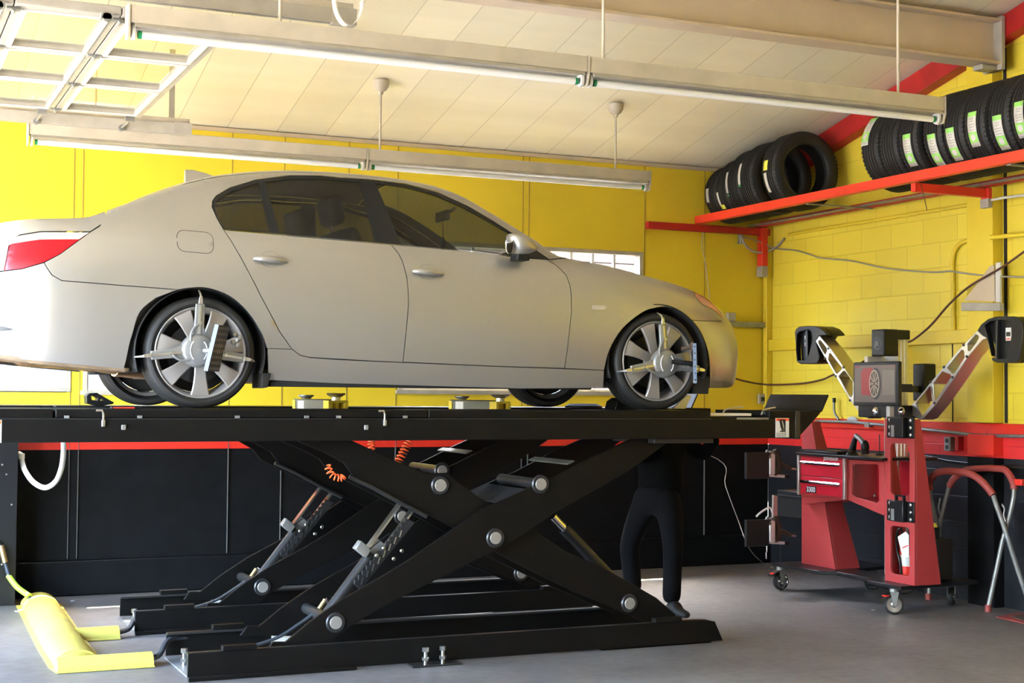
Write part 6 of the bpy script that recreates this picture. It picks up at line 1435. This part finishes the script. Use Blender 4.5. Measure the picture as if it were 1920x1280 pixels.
# ================================================================ PERSON
pr_ = thing('person', 'person in dark shirt and black trousers standing under the raised runways, head hidden', 'person', (5.2, 9.2, 0))
def skin(name, joints, edges, m, parent, root=0, sub=2):
    me = bpy.data.meshes.new(name); me.from_pydata([j[0] for j in joints], edges, [])
    o = bpy.data.objects.new('tmp', me); S.collection.objects.link(o)
    md = o.modifiers.new('skin', 'SKIN'); md.use_smooth_shade = True
    for i, j in enumerate(joints):
        r_ = j[1] if isinstance(j[1], tuple) else (j[1], j[1])
        me.skin_vertices[0].data[i].radius = r_; me.skin_vertices[0].data[i].use_root = (i == root)
    s2 = o.modifiers.new('sub', 'SUBSURF'); s2.levels = sub; s2.render_levels = sub
    dg = bpy.context.evaluated_depsgraph_get(); dg.update(); m2 = bpy.data.meshes.new_from_object(o.evaluated_get(dg)); bpy.data.objects.remove(o)
    off = OFF.get(parent.name, V((0,0,0))) if parent else V((0,0,0)); m2.transform(Matrix.Translation(-off)); m2.name = name
    m2.materials.clear(); m2.materials.append(MATS[m]); q = bpy.data.objects.new(name, m2); S.collection.objects.link(q); q.parent = parent; OFF[q.name] = off
    m2.shade_smooth(); return q
def J(Y, px, py, r_, dz=0): p = wy(Y, px, py); return (V((p.x, Y, p.z+dz)), r_)
pel = J(9.25, 1236, 928, .15)
hl = J(9.36, 1208, 945, .10); hr = J(9.14, 1256, 945, .10)
kl = J(9.50, 1180, 1020, .075); kr = J(9.02, 1262, 1022, .072)
al = (V((kl[0].x+.06, 9.55, .11)), .055); ar = J(8.96, 1259, 1120, .055); ar = (V((ar[0].x, 8.96, .11)), .055)
bel = J(9.28, 1240, 895, .15); che = (V((bel[0].x+.05, 9.34, 1.20)), .165); nec = (V((che[0].x+.0, 9.47, 1.32)), .06); hd = (V((nec[0].x-.02, 9.56, 1.34)), .085)
sl_ = (V((che[0].x-.17, 9.36, 1.24)), .07); sr = (V((che[0].x+.19, 9.40, 1.23)), .07)
el_ = (V((sl_[0].x-.16, 9.25, 1.10)), .045); er = (V((sr[0].x+.13, 9.30, 1.12)), .045); wl_ = (V((el_[0].x+.02, 9.05, 1.27)), .03); wr_ = (V((er[0].x-.02, 9.1, 1.30)), .03)
def thin(j, f): return (j[0], j[1]*f*.8)
body = [thin(pel,.85), thin(hl,.85), thin(kl,.75), thin(al,.75), thin(hr,.85), thin(kr,.75), thin(ar,.75), thin(bel,.85), thin(che,.88), nec, hd, thin(sl_,.8), el_, wl_, thin(sr,.8), er, wr_]
edg = [(0,1),(1,2),(2,3),(0,4),(4,5),(5,6),(0,7),(7,8),(8,9),(9,10),(8,11),(11,12),(12,13),(8,14),(14,15),(15,16)]
# hands: palm and five fingers on each wrist
for wi, sx in ((13, 1), (16, -1)):
    w0 = body[wi][0]; up = V((0,-.25,.95)).normalized(); sd2 = V((sx*.8,.5,.1)).normalized()
    body.append((w0+up*.045, (.034,.020))); pi_ = len(body)-1; edg.append((wi, pi_))
    for k, (o_s, L_) in enumerate(((-.030,.065),(-.010,.075),(.010,.072),(.030,.055))):
        a = w0+up*.085+sd2*o_s; body.append((a, .009)); i0 = len(body)-1; edg.append((pi_, i0))
        body.append((a+up*L_*.5+V((0,-.008,0)), .008)); edg.append((i0, i0+1)); body.append((a+up*L_*.85+V((0,-.028,0)), .007)); edg.append((i0+1, i0+2))
    a = w0+up*.03+sd2*.042; body.append((a, .010)); i0 = len(body)-1; edg.append((pi_, i0)); body.append((a+up*.045+sd2*.018, .008)); edg.append((i0, i0+1))
skin('body', body, edg, 'skin', pr_)
kl1 = (kl[0].lerp(al[0], .5), .073); kr1 = (kr[0].lerp(ar[0], .5), .070)
al1 = (kl[0].lerp(al[0], 1.06), .070); ar1 = (kr[0].lerp(ar[0], 1.05), .070)
hl1 = (hl[0].lerp(kl[0], .5), .093); hr1 = (hr[0].lerp(kr[0], .5), .090)
wst = (pel[0].lerp(bel[0], .5), .16)
skin('trousers', [(pel[0], (.16,.15)), (hl[0], .105), hl1, (kl[0], .080), kl1, al1, (hr[0], .105), hr1, (kr[0], .077), kr1, ar1, wst], [(0,1),(1,2),(2,3),(3,4),(4,5),(0,6),(6,7),(7,8),(8,9),(9,10),(0,11)], 'cloth_black', pr_)
skin('shirt', [(pel[0]+V((0,0,.0)), (.18,.17)), (pel[0].lerp(bel[0], .6), (.178,.165)), (bel[0]+V((0,0,.08)), (.175,.16)), (che[0], (.19,.15)), (nec[0]-V((0,.03,.03)), .075), (sl_[0], .085), (el_[0], .064), (sr[0], .085), (er[0], .064), (wl_[0]-V((0,0,.04)), .046), (wr_[0]-V((0,0,.04)), .046)], [(0,1),(1,2),(2,3),(3,4),(3,5),(5,6),(3,7),(7,8),(6,9),(8,10)], 'cloth_shirt', pr_)
h = MB().ball(tuple(hd[0]+V((.0,.0,.01))), (.088,.095,.092), 20, 14); hair = h.build('hair', 'hair', pr_, smooth=60)
# face on the far, turned-away side
fc = hd[0]+V((0,.085,-.01))
MB().slab([fc+V((-.012,0,-.02)), fc+V((.012,0,-.02)), fc+V((.004,.0,.02)), fc+V((-.004,.0,.02))], (0,.02,0)).build('nose', 'skin', pr_, bevel=.004)
for s_ in (-1, 1):
    MB().ball(tuple(fc+V((s_*.030,.006,.018))), (.011,.008,.008), 12, 8).build('eye', 'white', pr_)
    MB().ball(tuple(hd[0]+V((s_*.086,.0,-.005))), (.008,.018,.028), 12, 8).build('ear', 'skin', pr_)
MB().ball(tuple(fc+V((0,.004,-.042))), (.024,.008,.007), 12, 8).build('mouth', 'padded_red', pr_)
for a, d in ((al[0], V((-.16,-.03,0))), (ar[0], V((.03,-.14,0)))):
    dn = d.normalized()
    skin('shoe', [(V((a.x, a.y, .055))-dn*.05, (.045,.042)), (V((a.x, a.y, .055))+dn*.03, (.048,.042)), (V((a.x, a.y, .043))+dn*.12, (.045,.032)), (V((a.x, a.y, .036))+dn*.18, (.032,.022)), (V((a.x, a.y, .13)), .048)], [(0,1),(1,2),(2,3),(1,4)], 'black_matte', pr_)
